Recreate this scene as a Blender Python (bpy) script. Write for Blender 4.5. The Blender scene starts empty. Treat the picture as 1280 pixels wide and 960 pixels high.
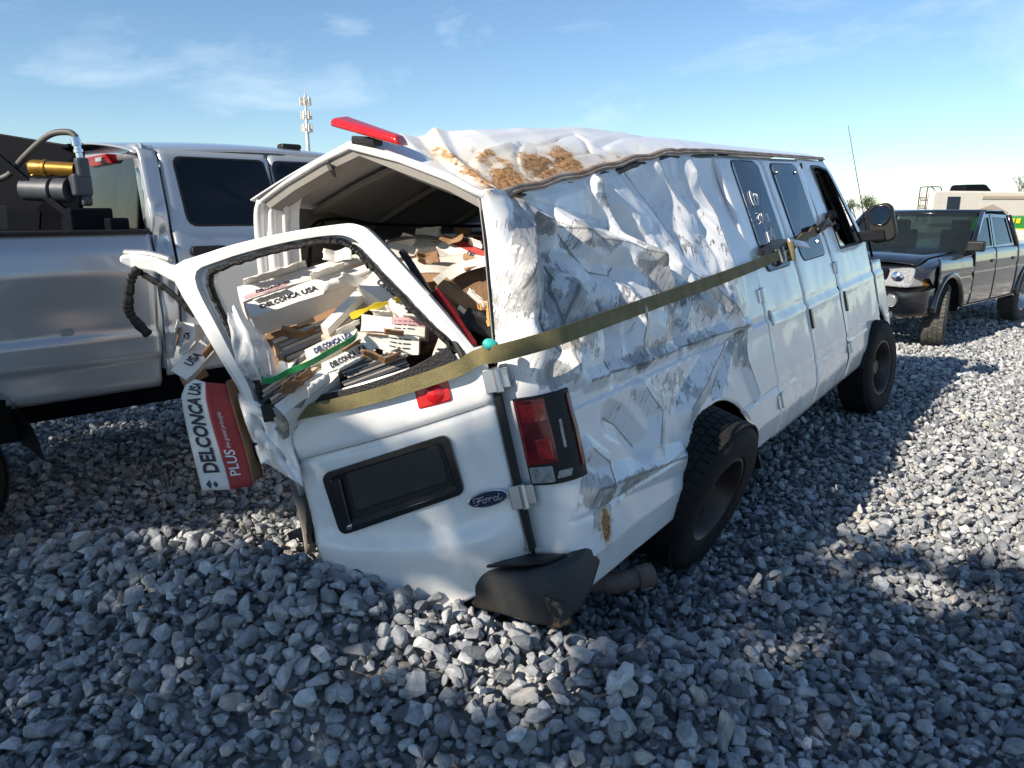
import bpy, bmesh, math, random
import numpy as np
from mathutils import Vector, Matrix, noise

R = math.radians
random.seed(7)
rng = np.random.default_rng(11)
scene = bpy.context.scene
col = scene.collection

# ------------------------------------------------------------------ camera, sky, sun, exposure
cam_d = bpy.data.cameras.new('camera')
cam = bpy.data.objects.new('camera', cam_d)
col.objects.link(cam)
cam_d.sensor_width = 36.0
cam_d.lens = 36.0 * 950.0 / 1280.0
cam_d.clip_start = 0.05
cam_d.clip_end = 3000
cam.location = (0, 0, 1.65)
cam.rotation_euler = (R(90 - 12.9), 0, 0)
scene.camera = cam

SUN_EL, SUN_HEAD = 31.0, 51.5          # light travels towards heading 51.5 deg right of the view axis
world = bpy.data.worlds.new('World')
scene.world = world
world.use_nodes = True
wn, wl = world.node_tree.nodes, world.node_tree.links
wn.clear()
w_out = wn.new('ShaderNodeOutputWorld')
w_bg = wn.new('ShaderNodeBackground')
w_bg.inputs['Strength'].default_value = 0.086
w_sky = wn.new('ShaderNodeTexSky')
w_sky.sky_type = 'NISHITA'
w_sky.sun_disc = False
w_sky.sun_elevation = R(SUN_EL)
w_sky.sun_rotation = R(SUN_HEAD + 180)
w_sky.altitude = 200
w_sky.air_density = 1.0
w_sky.dust_density = 0.1
w_sky.ozone_density = 3.2
# thin cirrus, the same all round the sky
w_tc = wn.new('ShaderNodeTexCoord')
w_map = wn.new('ShaderNodeMapping')
w_map.inputs['Scale'].default_value = (2.2, 1.3, 5.5)
w_map.inputs['Rotation'].default_value = (0.25, 0.35, 0.4)
w_map.inputs['Location'].default_value = (1.62, 0.75, 3.25)
w_noise = wn.new('ShaderNodeTexNoise')
w_noise.inputs['Scale'].default_value = 2.1
w_noise.inputs['Detail'].default_value = 9
w_noise.inputs['Roughness'].default_value = 0.6
w_noise.inputs['Distortion'].default_value = 0.5
w_ramp = wn.new('ShaderNodeValToRGB')
w_ramp.color_ramp.elements[0].position = 0.52
w_ramp.color_ramp.elements[0].color = (0, 0, 0, 1)
w_ramp.color_ramp.elements[1].position = 0.85
w_ramp.color_ramp.elements[1].color = (0.5, 0.5, 0.5, 1)
w_mix = wn.new('ShaderNodeMixRGB')
w_mix.inputs['Color2'].default_value = (8.4, 8.6, 8.8, 1)
wl.new(w_tc.outputs['Generated'], w_map.inputs['Vector'])
wl.new(w_map.outputs['Vector'], w_noise.inputs['Vector'])
wl.new(w_noise.outputs['Fac'], w_ramp.inputs['Fac'])
wl.new(w_ramp.outputs['Color'], w_mix.inputs['Fac'])
wl.new(w_sky.outputs['Color'], w_mix.inputs['Color1'])
w_tint = wn.new('ShaderNodeMixRGB'); w_tint.blend_type = 'MULTIPLY'; w_tint.inputs['Fac'].default_value = 1
w_tint.inputs['Color2'].default_value = (0.92, 1.01, 1.05, 1)
wl.new(w_mix.outputs['Color'], w_tint.inputs['Color1'])
wl.new(w_tint.outputs['Color'], w_bg.inputs['Color'])
wl.new(w_bg.outputs['Background'], w_out.inputs['Surface'])

sun_d = bpy.data.lights.new('sun', 'SUN')
sun_d.energy = 5.0
sun_d.angle = R(0.5)
sun_d.color = (1.0, 0.90, 0.76)
sun = bpy.data.objects.new('sun', sun_d)
col.objects.link(sun)
_l = Vector((math.sin(R(SUN_HEAD)) * math.cos(R(SUN_EL)), math.cos(R(SUN_HEAD)) * math.cos(R(SUN_EL)), -math.sin(R(SUN_EL))))
sun.rotation_euler = _l.to_track_quat('-Z', 'Y').to_euler()
sun.location = (-20, -18, 25)

scene.view_settings.view_transform = 'Standard'
scene.view_settings.look = 'None'
scene.view_settings.gamma = 1.0
scene.view_settings.use_curve_mapping = False
scene.view_settings.exposure = 0.74
scene.cycles.max_bounces = 8
scene.cycles.transparent_max_bounces = 8

# ------------------------------------------------------------------ materials
MATS = {}
def sock(bsdf, name, val):
    if name in bsdf.inputs:
        bsdf.inputs[name].default_value = val
def mat(name, c, rough=0.5, metal=0.0, var=0.0, vscale=6.0, bump=0.0, bscale=40.0, coat=0.0, c2=None, trans=0.0,
        ior=1.45, alpha=1.0, stretch=(1, 1, 1), dirt=0.0, dirt_c=(0.22, 0.19, 0.15), dscale=4.0, rvar=0.0, spec=0.5, thr=(0.3, 0.7)):
    m = bpy.data.materials.new(name)
    m.use_nodes = True
    n, l = m.node_tree.nodes, m.node_tree.links
    b = n['Principled BSDF']
    c = tuple(c) + (1,)
    b.inputs['Base Color'].default_value = c
    b.inputs['Roughness'].default_value = rough
    b.inputs['Metallic'].default_value = metal
    sock(b, 'Coat Weight', coat); sock(b, 'Coat Roughness', 0.06)
    sock(b, 'Transmission Weight', trans); sock(b, 'IOR', ior); sock(b, 'Alpha', alpha)
    sock(b, 'Specular IOR Level', spec)
    tc = n.new('ShaderNodeTexCoord'); mp = n.new('ShaderNodeMapping')
    mp.inputs['Scale'].default_value = stretch
    l.new(tc.outputs['Object'], mp.inputs['Vector'])
    cur = None
    if var > 0 or c2:
        t = n.new('ShaderNodeTexNoise'); t.inputs['Scale'].default_value = vscale; t.inputs['Detail'].default_value = 6
        t.inputs['Roughness'].default_value = 0.62
        l.new(mp.outputs['Vector'], t.inputs['Vector'])
        r = n.new('ShaderNodeValToRGB')
        r.color_ramp.elements[0].position, r.color_ramp.elements[1].position = thr
        lo = c2 + (1,) if c2 else tuple(max(0, x * (1 - var)) for x in c[:3]) + (1,)
        hi = c if c2 else tuple(min(1, x * (1 + var)) for x in c[:3]) + (1,)
        r.color_ramp.elements[0].color = lo; r.color_ramp.elements[1].color = hi
        l.new(t.outputs['Fac'], r.inputs['Fac']); cur = r.outputs['Color']
    if dirt > 0:
        t = n.new('ShaderNodeTexNoise'); t.inputs['Scale'].default_value = dscale; t.inputs['Detail'].default_value = 10
        t.inputs['Roughness'].default_value = 0.75
        l.new(mp.outputs['Vector'], t.inputs['Vector'])
        r = n.new('ShaderNodeMapRange'); r.inputs['From Min'].default_value = 0.45; r.inputs['From Max'].default_value = 0.8
        r.inputs['To Max'].default_value = dirt
        l.new(t.outputs['Fac'], r.inputs['Value'])
        x = n.new('ShaderNodeMixRGB'); l.new(r.outputs['Result'], x.inputs['Fac'])
        if cur: l.new(cur, x.inputs['Color1'])
        else: x.inputs['Color1'].default_value = c
        x.inputs['Color2'].default_value = tuple(dirt_c) + (1,); cur = x.outputs['Color']
        ra = n.new('ShaderNodeMapRange'); ra.inputs['From Max'].default_value = max(dirt, 0.01)
        ra.inputs['To Min'].default_value = rough; ra.inputs['To Max'].default_value = min(1, rough + 0.35)
        l.new(r.outputs['Result'], ra.inputs['Value']); l.new(ra.outputs['Result'], b.inputs['Roughness'])
    if cur: l.new(cur, b.inputs['Base Color'])
    if bump > 0:
        t = n.new('ShaderNodeTexNoise'); t.inputs['Scale'].default_value = bscale; t.inputs['Detail'].default_value = 6
        l.new(mp.outputs['Vector'], t.inputs['Vector'])
        bp = n.new('ShaderNodeBump'); bp.inputs['Strength'].default_value = bump; bp.inputs['Distance'].default_value = 0.01
        l.new(t.outputs['Fac'], bp.inputs['Height']); l.new(bp.outputs['Normal'], b.inputs['Normal'])
    MATS[name] = m
    return m

mat('white_paint', (0.78, 0.775, 0.76), 0.2, coat=0.6, dirt=0.10, dirt_c=(0.45, 0.43, 0.39), dscale=3.0, bump=0.05, bscale=2.5)
mat('door_paint', (0.78, 0.775, 0.76), 0.24, coat=0.5, dirt=0.42, dirt_c=(0.40, 0.38, 0.34), dscale=7.5, bump=0.10, bscale=3.5)
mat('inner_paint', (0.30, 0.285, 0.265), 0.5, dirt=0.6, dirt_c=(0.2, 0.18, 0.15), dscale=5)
mat('bare_metal', (0.42, 0.42, 0.42), 0.45, 0.7, var=0.3, vscale=30)
mat('rusty_rail', (0.34, 0.31, 0.27), 0.6, c2=(0.16, 0.07, 0.025), vscale=9, bump=0.4, bscale=60)
mat('black_plastic', (0.011, 0.011, 0.012), 0.42, dirt=0.25, dirt_c=(0.05, 0.048, 0.045), dscale=9, spec=0.35)
mat('black_gloss', (0.008, 0.008, 0.009), 0.15, coat=0.5)
mat('rubber', (0.011, 0.011, 0.012), 0.75, dirt=0.35, dirt_c=(0.045, 0.043, 0.04), dscale=12, bump=0.3, bscale=90, spec=0.3)
mat('rim_steel', (0.07, 0.068, 0.066), 0.5, 0.5, c2=(0.06, 0.035, 0.025), vscale=8)
mat('alloy', (0.55, 0.55, 0.56), 0.3, 0.9)
mat('chrome', (0.75, 0.75, 0.76), 0.12, 1.0)
mat('tint_glass', (0.010, 0.020, 0.040), 0.04, spec=0.38)
mat('clear_glass', (0.7, 0.86, 0.80), 0.02, trans=1.0, ior=1.45)
mat('red_lens', (0.50, 0.012, 0.014), 0.14, coat=0.7, bump=0.15, bscale=120)
mat('red_lens_dark', (0.13, 0.006, 0.008), 0.12, coat=0.7, var=0.5, vscale=14)
mat('clear_lens', (0.24, 0.245, 0.25), 0.15, coat=0.6, var=0.4, vscale=40)
mat('strap_web', (0.18, 0.15, 0.065), 0.75, var=0.25, vscale=14, bump=0.5, bscale=220, dirt=0.5, dirt_c=(0.11, 0.10, 0.06), dscale=8)
mat('pipe_rust', (0.13, 0.10, 0.09), 0.75, c2=(0.07, 0.05, 0.04), vscale=12, bump=0.3)
mat('carton_white', (0.69, 0.665, 0.62), 0.7, var=0.08, vscale=8, dirt=0.5, dirt_c=(0.42, 0.36, 0.28), dscale=7, bump=0.25, bscale=14)
mat('carton_red', (0.36, 0.035, 0.035), 0.6, var=0.2, vscale=12, dirt=0.3, dirt_c=(0.45, 0.2, 0.17), dscale=14)
mat('carton_pink', (0.52, 0.30, 0.32), 0.65, var=0.15, vscale=12)
mat('cardboard', (0.24, 0.14, 0.075), 0.8, var=0.2, vscale=10, bump=0.3, bscale=60)
mat('tile_body', (0.50, 0.42, 0.32), 0.6, var=0.15, vscale=20)
mat('tile_glaze', (0.27, 0.24, 0.21), 0.3, var=0.35, vscale=7, stretch=(1, 6, 1))
mat('ink_black', (0.02, 0.021, 0.03), 0.6)
mat('ink_blue', (0.02, 0.035, 0.10), 0.6)
mat('ink_white', (0.75, 0.73, 0.72), 0.6)
mat('chalk', (0.85, 0.87, 0.9), 1.0, spec=0.0)
mat('green_band', (0.03, 0.30, 0.10), 0.35, coat=0.2)
mat('yellow_tape', (0.78, 0.60, 0.03), 0.45)
mat('plastic_film', (0.72, 0.73, 0.74), 0.35, alpha=0.62, bump=0.8, bscale=12)
mat('teal_plastic', (0.03, 0.42, 0.38), 0.5, bump=0.6, bscale=30)
mat('splinter_wood', (0.50, 0.25, 0.07), 0.75, var=0.3, vscale=30, stretch=(1, 1, 6))
mat('silver_paint', (0.42, 0.45, 0.485), 0.25, 0.45, coat=0.8)
mat('black_paint', (0.006, 0.007, 0.009), 0.12, coat=1.0, dirt=0.22, dirt_c=(0.05, 0.047, 0.043), dscale=2.0)
mat('steel_black', (0.004, 0.005, 0.008), 0.5, dirt=0.3, dirt_c=(0.010, 0.010, 0.012), dscale=6, spec=0.08)
mat('brass', (0.26, 0.14, 0.022), 0.38, 0.6, var=0.2, vscale=20)
mat('cast_grey', (0.055, 0.062, 0.075), 0.5, 0.2, var=0.3, vscale=14)
mat('hose', (0.09, 0.085, 0.08), 0.55)
mat('tower_steel', (0.50, 0.52, 0.54), 0.5, 0.3)
mat('camper_cream', (0.60, 0.565, 0.49), 0.4, dirt=0.2)
mat('camper_tan', (0.40, 0.32, 0.24), 0.5)
mat('machine_green', (0.03, 0.25, 0.035), 0.4)
mat('machine_yellow', (0.75, 0.60, 0.03), 0.45)
mat('truck_white', (0.72, 0.72, 0.70), 0.45, dirt=0.4, dscale=1.2)
mat('bark', (0.12, 0.10, 0.08), 0.9, var=0.3, bump=0.6, bscale=30)
mat('leaf', (0.06, 0.085, 0.03), 0.7, var=0.5, vscale=3)
mat('twig', (0.16, 0.14, 0.12), 0.9)
mat('seat_cloth', (0.03, 0.03, 0.033), 0.9)

# ------------------------------------------------------------------ mesh helpers
class MB:
    def __init__(s):
        s.v = []; s.f = []
    def add(s, vs, fs):
        o = len(s.v)
        s.v += [tuple(map(float, p)) for p in vs]
        s.f += [tuple(i + o for i in f) for f in fs]
        return s
    def box(s, c, d, M=None):
        x, y, z = (t * 0.5 for t in d)
        P = [Vector((i * x, j * y, k * z)) for i in (-1, 1) for j in (-1, 1) for k in (-1, 1)]
        if M is not None: P = [M @ p for p in P]
        c = Vector(c)
        return s.add([p + c for p in P], [(0, 1, 3, 2), (4, 6, 7, 5), (0, 4, 5, 1), (2, 3, 7, 6), (0, 2, 6, 4), (1, 5, 7, 3)])
    def hexa(s, P):                     # 8 corners: bottom ring then top ring
        return s.add(P, [(3, 2, 1, 0), (4, 5, 6, 7), (0, 1, 5, 4), (1, 2, 6, 5), (2, 3, 7, 6), (3, 0, 4, 7)])
    def tube(s, pts, r, n=8, closed=False, flat=None):
        pts = [Vector(p) for p in pts]; k = len(pts)
        rr = r if isinstance(r, (list, tuple)) else [r] * k
        up = Vector((0, 0, 1)); rings = []
        prev = None
        for i, p in enumerate(pts):
            a = pts[(i - 1) % k] if (closed or i > 0) else p
            b = pts[(i + 1) % k] if (closed or i < k - 1) else p
            t = (b - a)
            t = t.normalized() if t.length > 1e-9 else Vector((1, 0, 0))
            if prev is None:
                x = t.cross(up)
                if x.length < 1e-3: x = t.cross(Vector((1, 0, 0)))
                x.normalize()
            else:
                x = prev - t * prev.dot(t)
                x = x.normalized() if x.length > 1e-6 else t.cross(up).normalized()
            prev = x
            y = t.cross(x)
            rings.append([p + x * (math.cos(2 * math.pi * j / n) * rr[i]) + y * (math.sin(2 * math.pi * j / n) * rr[i] * (flat or 1)) for j in range(n)])
        vs = [q for r_ in rings for q in r_]
        fs = []
        m = k if closed else k - 1
        for i in range(m):
            i2 = (i + 1) % k
            for j in range(n):
                fs.append((i * n + j, i * n + (j + 1) % n, i2 * n + (j + 1) % n, i2 * n + j))
        if not closed:
            fs.append(tuple(range(n - 1, -1, -1))); fs.append(tuple((k - 1) * n + j for j in range(n)))
        return s.add(vs, fs)
    def ribbon(s, pts, side, w, t):     # flat band: width w along 'side' vector (or list), thickness t
        pts = [Vector(p) for p in pts]; k = len(pts); vs = []; fs = []
        for i, p in enumerate(pts):
            a = pts[max(i - 1, 0)]; b = pts[min(i + 1, k - 1)]
            tg = (b - a).normalized()
            sd = Vector(side[i] if isinstance(side, list) else side); sd = (sd - tg * sd.dot(tg)).normalized()
            ww = w[i] if isinstance(w, (list, tuple)) else w
            nn = tg.cross(sd) * (t * 0.5); sd = sd * (ww * 0.5)
            vs += [p - sd - nn, p + sd - nn, p + sd + nn, p - sd + nn]
        for i in range(k - 1):
            for j in range(4):
                fs.append((i * 4 + j, i * 4 + (j + 1) % 4, i * 4 + 4 + (j + 1) % 4, i * 4 + 4 + j))
        fs.append((3, 2, 1, 0)); fs.append(tuple((k - 1) * 4 + j for j in range(4)))
        return s.add(vs, fs)
    def grid(s, fn, nu, nv, keep=None):
        vs = [fn(i / nu, j / nv) for i in range(nu + 1) for j in range(nv + 1)]
        fs = []
        for i in range(nu):
            for j in range(nv):
                if keep and not keep((i + .5) / nu, (j + .5) / nv): continue
                a = i * (nv + 1) + j
                fs.append((a, a + nv + 1, a + nv + 2, a + 1))
        return s.add(vs, fs)
    def lathe(s, prof, n=32, M=None, c=(0, 0, 0), a0=0, a1=2 * math.pi):     # prof: (r, h); axis = local z
        c = Vector(c); vs = []; full = abs(a1 - a0 - 2 * math.pi) < 1e-6
        m = n if full else n + 1
        for i in range(m):
            t = a0 + (a1 - a0) * i / n
            for r, h in prof:
                p = Vector((r * math.cos(t), r * math.sin(t), h))
                vs.append((M @ p if M is not None else p) + c)
        k = len(prof); fs = []
        for i in range(n):
            i2 = (i + 1) % m
            for j in range(k - 1):
                fs.append((i * k + j, i2 * k + j, i2 * k + j + 1, i * k + j + 1))
        return s.add(vs, fs)
    def prism(s, poly, fn, t0, t1):      # poly (x, y) ccw, fn(x, y, t) -> point
        n = len(poly)
        vs = [fn(x, y, t0) for x, y in poly] + [fn(x, y, t1) for x, y in poly]
        fs = [tuple(range(n - 1, -1, -1)), tuple(range(n, 2 * n))] + [(i, (i + 1) % n, n + (i + 1) % n, n + i) for i in range(n)]
        return s.add(vs, fs)
    def frame(s, outer, inner, fn, t0, t1):    # ring between two same-length loops
        n = len(outer)
        vs = [fn(x, y, t) for t in (t0, t1) for lp in (outer, inner) for x, y in lp]
        fs = []
        for i in range(n):
            j = (i + 1) % n
            fs += [(i, n + i, n + j, j), (2 * n + i, 2 * n + j, 3 * n + j, 3 * n + i), (i, j, 2 * n + j, 2 * n + i), (n + i, 3 * n + i, 3 * n + j, n + j)]
        return s.add(vs, fs)
    def build(s, name, m, parent=None, smooth=False, bevel=0.0, solid=0.0, fix=True, seg=2, angle=35):
        me = bpy.data.meshes.new(name)
        me.from_pydata(s.v, [], s.f)
        me.validate()
        if fix:
            bm = bmesh.new(); bm.from_mesh(me)
            bmesh.ops.recalc_face_normals(bm, faces=bm.faces[:])
            bm.to_mesh(me); bm.free()
        if smooth:
            me.polygons.foreach_set('use_smooth', [True] * len(me.polygons))
            if smooth == 'auto':
                try: me.set_sharp_from_angle(angle=R(angle))
                except Exception: pass
        o = bpy.data.objects.new(name, me)
        col.objects.link(o)
        if m: me.materials.append(MATS[m] if isinstance(m, str) else m)
        if parent: o.parent = parent
        if solid:
            d = o.modifiers.new('solid', 'SOLIDIFY'); d.thickness = solid; d.offset = 0
        if bevel:
            d = o.modifiers.new('bevel', 'BEVEL'); d.width = bevel; d.segments = seg; d.limit_method = 'ANGLE'; d.angle_limit = R(40)
            d.harden_normals = False
        return o

def tag(o, label=None, cat=None, group=None, kind=None):
    if label: o['label'] = label
    if cat: o['category'] = cat
    if group: o['group'] = group
    if kind: o['kind'] = kind
    return o
def empty(name, M, label, cat, group=None):
    o = bpy.data.objects.new(name, None)
    o.empty_display_size = 0.1
    col.objects.link(o)
    o.matrix_world = M if isinstance(M, Matrix) else Matrix.Translation(M)
    return tag(o, label, cat, group)
def axes(o, x, y, z):
    x, y, z = Vector(x), Vector(y), Vector(z)
    M = Matrix((x, y, z)).transposed().to_4x4(); M.translation = Vector(o)
    return M
def rrect(x0, y0, x1, y1, r, n=5):
    P = []
    for cx, cy, a in ((x1 - r, y0 + r, -90), (x1 - r, y1 - r, 0), (x0 + r, y1 - r, 90), (x0 + r, y0 + r, 180)):
        for i in range(n + 1):
            t = R(a + 90 * i / n); P.append((cx + r * math.cos(t), cy + r * math.sin(t)))
    return P
def rpoly(pts, r, n=5):                 # polygon with rounded corners (quadratic)
    out = []; k = len(pts)
    for i in range(k):
        p = Vector(pts[i]); a = Vector(pts[i - 1]); b = Vector(pts[(i + 1) % k])
        rr = r[i] if isinstance(r, (list, tuple)) else r
        da = (a - p); db = (b - p)
        s = p + da.normalized() * min(rr, da.length * .45); e = p + db.normalized() * min(rr, db.length * .45)
        for j in range(n + 1):
            t = j / n
            q = s * (1 - t) ** 2 + p * 2 * t * (1 - t) + e * t * t
            out.append((q.x, q.y))
    return out
def interp(x, xs, ys): return float(np.interp(x, xs, ys))
def sm(x, a, b):
    t = min(1, max(0, (x - a) / (b - a))); return t * t * (3 - 2 * t)
def catmull(pts, n=8):
    P = [Vector(p) for p in pts]; out = []
    for i in range(len(P) - 1):
        a = P[max(i - 1, 0)]; b = P[i]; c = P[i + 1]; d = P[min(i + 2, len(P) - 1)]
        for j in range(n):
            t = j / n
            out.append(0.5 * ((2 * b) + (c - a) * t + (2 * a - 5 * b + 4 * c - d) * t * t + (3 * b - a - 3 * c + d) * t ** 3))
    out.append(P[-1])
    return out
def text_mesh(txt, size, bold=0.0, squeeze=1.0, shear=0.0, extrude=0.0):
    cu = bpy.data.curves.new('lettering', 'FONT')
    cu.body = txt; cu.size = size; cu.align_x = 'CENTER'; cu.align_y = 'CENTER'; cu.offset = bold; cu.shear = shear
    cu.extrude = extrude; cu.resolution_u = 3
    o = bpy.data.objects.new('lettering', cu); col.objects.link(o)
    dg = bpy.context.evaluated_depsgraph_get()
    me = bpy.data.meshes.new_from_object(o.evaluated_get(dg))
    vs = [(v.co.x * squeeze, v.co.y, v.co.z) for v in me.vertices]
    fs = [tuple(p.vertices) for p in me.polygons]
    bpy.data.objects.remove(o); bpy.data.curves.remove(cu); bpy.data.meshes.remove(me)
    return vs, fs
def lettering(name, txt, size, fn, m, parent, bold=0.0, squeeze=1.0, shear=0.0):
    vs, fs = text_mesh(txt, size, bold, squeeze, shear)
    b = MB(); b.add([fn(x, y) for x, y, z in vs], fs)
    return b.build(name, m, parent, fix=False)
# ------------------------------------------------------------------ ground and gravel
MOUND = [(-2.3, 3.35, 0.10), (-1.6, 3.15, 0.22), (-1.05, 2.75, 0.33), (-0.6, 2.5, 0.34), (-0.1, 2.34, 0.28), (0.35, 2.2, 0.23), (0.75, 2.45, 0.12), (1.0, 2.7, 0.02)]
def gz_arr(x, y):
    x = np.asarray(x, float); y = np.asarray(y, float)
    best = np.full(x.shape, 9.0); hh = np.zeros(x.shape)
    for (x0, y0, h0), (x1, y1, h1) in zip(MOUND[:-1], MOUND[1:]):
        dx, dy = x1 - x0, y1 - y0
        t = np.clip(((x - x0) * dx + (y - y0) * dy) / (dx * dx + dy * dy), 0, 1)
        px, py = x0 + t * dx, y0 + t * dy
        d = np.hypot(x - px, y - py)
        behind = ((y - py) * dx - (x - px) * dy) > 0
        d = np.where(behind, d * 1.6, d)
        m = d < best
        best = np.where(m, d, best); hh = np.where(m, h0 + t * (h1 - h0), hh)
    z = hh * np.exp(-(best / 0.50) ** 2 * 1.15)
    z = z + 0.022 * np.sin(x * 2.1 + 0.7) * np.sin(y * 1.7 + 0.3) + 0.015 * np.sin(x * 4.3 - y * 3.1)
    return z - 0.01
def gz(x, y): return float(gz_arr([x], [y])[0])

def lines(lo, hi, step, far):
    a = list(np.arange(lo, hi + 1e-6, step)); s = step; v = hi
    while v < far:
        s *= 1.45; v += s; a.append(v)
    s = step; v = lo
    while v > -far:
        s *= 1.45; v -= s; a.insert(0, v)
    return np.array(a)
gx, gy = lines(-7, 11, 0.10, 2500), lines(0.6, 14, 0.10, 2500)
GX, GY = np.meshgrid(gx, gy, indexing='ij')
GZ = gz_arr(GX, GY)
far = np.clip((np.hypot(GX, GY - 5) - 18) / 10, 0, 1)
GZ = GZ * (1 - far) - 0.035 - 0.035 * (1 - far)
g = MB()
ny = len(gy)
g.v = list(zip(GX.ravel().tolist(), GY.ravel().tolist(), GZ.ravel().tolist()))
g.f = [(i * ny + j, (i + 1) * ny + j, (i + 1) * ny + j + 1, i * ny + j + 1) for i in range(len(gx) - 1) for j in range(ny - 1)]
gm = bpy.data.materials.new('ground_gravel'); gm.use_nodes = True
n, l = gm.node_tree.nodes, gm.node_tree.links
pb = n['Principled BSDF']; pb.inputs['Roughness'].default_value = 0.9
tc = n.new('ShaderNodeTexCoord')
vo = n.new('ShaderNodeTexVoronoi'); vo.inputs['Scale'].default_value = 14
l.new(tc.outputs['Object'], vo.inputs['Vector'])
cr = n.new('ShaderNodeValToRGB')
cr.color_ramp.elements[0].color = (0.15, 0.15, 0.15, 1); cr.color_ramp.elements[1].color = (0.46, 0.45, 0.43, 1)
sp = n.new('ShaderNodeSeparateColor'); l.new(vo.outputs['Color'], sp.inputs['Color']); l.new(sp.outputs['Red'], cr.inputs['Fac'])
l.new(cr.outputs['Color'], pb.inputs['Base Color'])
bp = n.new('ShaderNodeBump'); bp.inputs['Strength'].default_value = 1.0; bp.inputs['Distance'].default_value = 0.05; bp.invert = True
l.new(vo.outputs['Distance'], bp.inputs['Height']); l.new(bp.outputs['Normal'], pb.inputs['Normal'])
ground = g.build('ground', gm, smooth=True, fix=False)
tag(ground, kind='structure')

# stone material: pale blue-grey crushed limestone, each stone its own tone
sm_ = bpy.data.materials.new('crushed_stone'); sm_.use_nodes = True
n, l = sm_.node_tree.nodes, sm_.node_tree.links
pb = n['Principled BSDF']; pb.inputs['Roughness'].default_value = 0.85
sock(pb, 'Specular IOR Level', 0.3)
oi = n.new('ShaderNodeObjectInfo')
cr = n.new('ShaderNodeValToRGB')
E_ = cr.color_ramp.elements
E_[0].position = 0.0; E_[0].color = (0.095, 0.105, 0.12, 1)
E_[1].position = 1.0; E_[1].color = (0.58, 0.58, 0.57, 1)
for p_, c_ in ((0.12, (0.185, 0.195, 0.21, 1)), (0.5, (0.32, 0.33, 0.34, 1)), (0.82, (0.42, 0.42, 0.415, 1)), (0.88, (0.36, 0.325, 0.28, 1)), (0.92, (0.42, 0.425, 0.43, 1))):
    e = E_.new(p_); e.color = c_
l.new(oi.outputs['Random'], cr.inputs['Fac'])
tc = n.new('ShaderNodeTexCoord')
no = n.new('ShaderNodeTexNoise'); no.inputs['Scale'].default_value = 2.6; no.inputs['Detail'].default_value = 8; no.inputs['Roughness'].default_value = 0.7
va = n.new('ShaderNodeVectorMath'); va.operation = 'ADD'
mu = n.new('ShaderNodeVectorMath'); mu.operation = 'SCALE'; mu.inputs[0].default_value = (13, 7, 29)
l.new(oi.outputs['Random'], mu.inputs['Scale']); l.new(tc.outputs['Object'], va.inputs[0]); l.new(mu.outputs['Vector'], va.inputs[1])
l.new(va.outputs['Vector'], no.inputs['Vector'])
mr = n.new('ShaderNodeMapRange'); mr.inputs['From Min'].default_value = 0.3; mr.inputs['From Max'].default_value = 0.7
mr.inputs['To Min'].default_value = 0.62; mr.inputs['To Max'].default_value = 1.5
l.new(no.outputs['Fac'], mr.inputs['Value'])
mx = n.new('ShaderNodeMixRGB'); mx.blend_type = 'MULTIPLY'; mx.inputs['Fac'].default_value = 1
l.new(cr.outputs['Color'], mx.inputs['Color1']); l.new(mr.outputs['Result'], mx.inputs['Color2'])
l.new(mx.outputs['Color'], pb.inputs['Base Color'])
n2 = n.new('ShaderNodeTexNoise'); n2.inputs['Scale'].default_value = 5; n2.inputs['Detail'].default_value = 10; n2.inputs['Roughness'].default_value = 0.7
l.new(va.outputs['Vector'], n2.inputs['Vector'])
bp = n.new('ShaderNodeBump'); bp.inputs['Strength'].default_value = 0.55; bp.inputs['Distance'].default_value = 0.012
l.new(n2.outputs['Fac'], bp.inputs['Height']); l.new(bp.outputs['Normal'], pb.inputs['Normal'])

protos = bpy.data.collections.new('stone_shapes')
NP = 14
for k in range(NP):
    bm = bmesh.new()
    el = Vector((1.0, random.uniform(0.62, 0.95), random.uniform(0.38, 0.72)))
    for i in range(random.randint(12, 17)):
        d = Vector((random.gauss(0, 1), random.gauss(0, 1), random.gauss(0, 1))).normalized()
        # blunt boxy blocks: push towards a rounded cube
        m_ = max(abs(d.x), abs(d.y), abs(d.z)); d = d * (0.55 + 0.45 / m_) * random.uniform(0.85, 1.05)
        bm.verts.new((d.x * el.x * .5, d.y * el.y * .5, d.z * el.z * .5))
    r_ = bmesh.ops.convex_hull(bm, input=bm.verts)
    bmesh.ops.delete(bm, geom=[v for v in bm.verts if not v.link_faces], context='VERTS')
    bmesh.ops.dissolve_limit(bm, angle_limit=R(9), verts=bm.verts[:], edges=bm.edges[:])
    bmesh.ops.bevel(bm, geom=bm.edges[:], offset=0.028, segments=1, affect='EDGES', profile=0.6)
    bmesh.ops.triangulate(bm, faces=bm.faces[:])
    me = bpy.data.meshes.new('stone_shape'); bm.to_mesh(me); bm.free()
    me.polygons.foreach_set('use_smooth', [True] * len(me.polygons))
    try: me.set_sharp_from_angle(angle=R(18))
    except Exception: pass
    me.materials.append(sm_)
    o = bpy.data.objects.new('stone_shape_%02d' % k, me)
    protos.objects.link(o)

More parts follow.
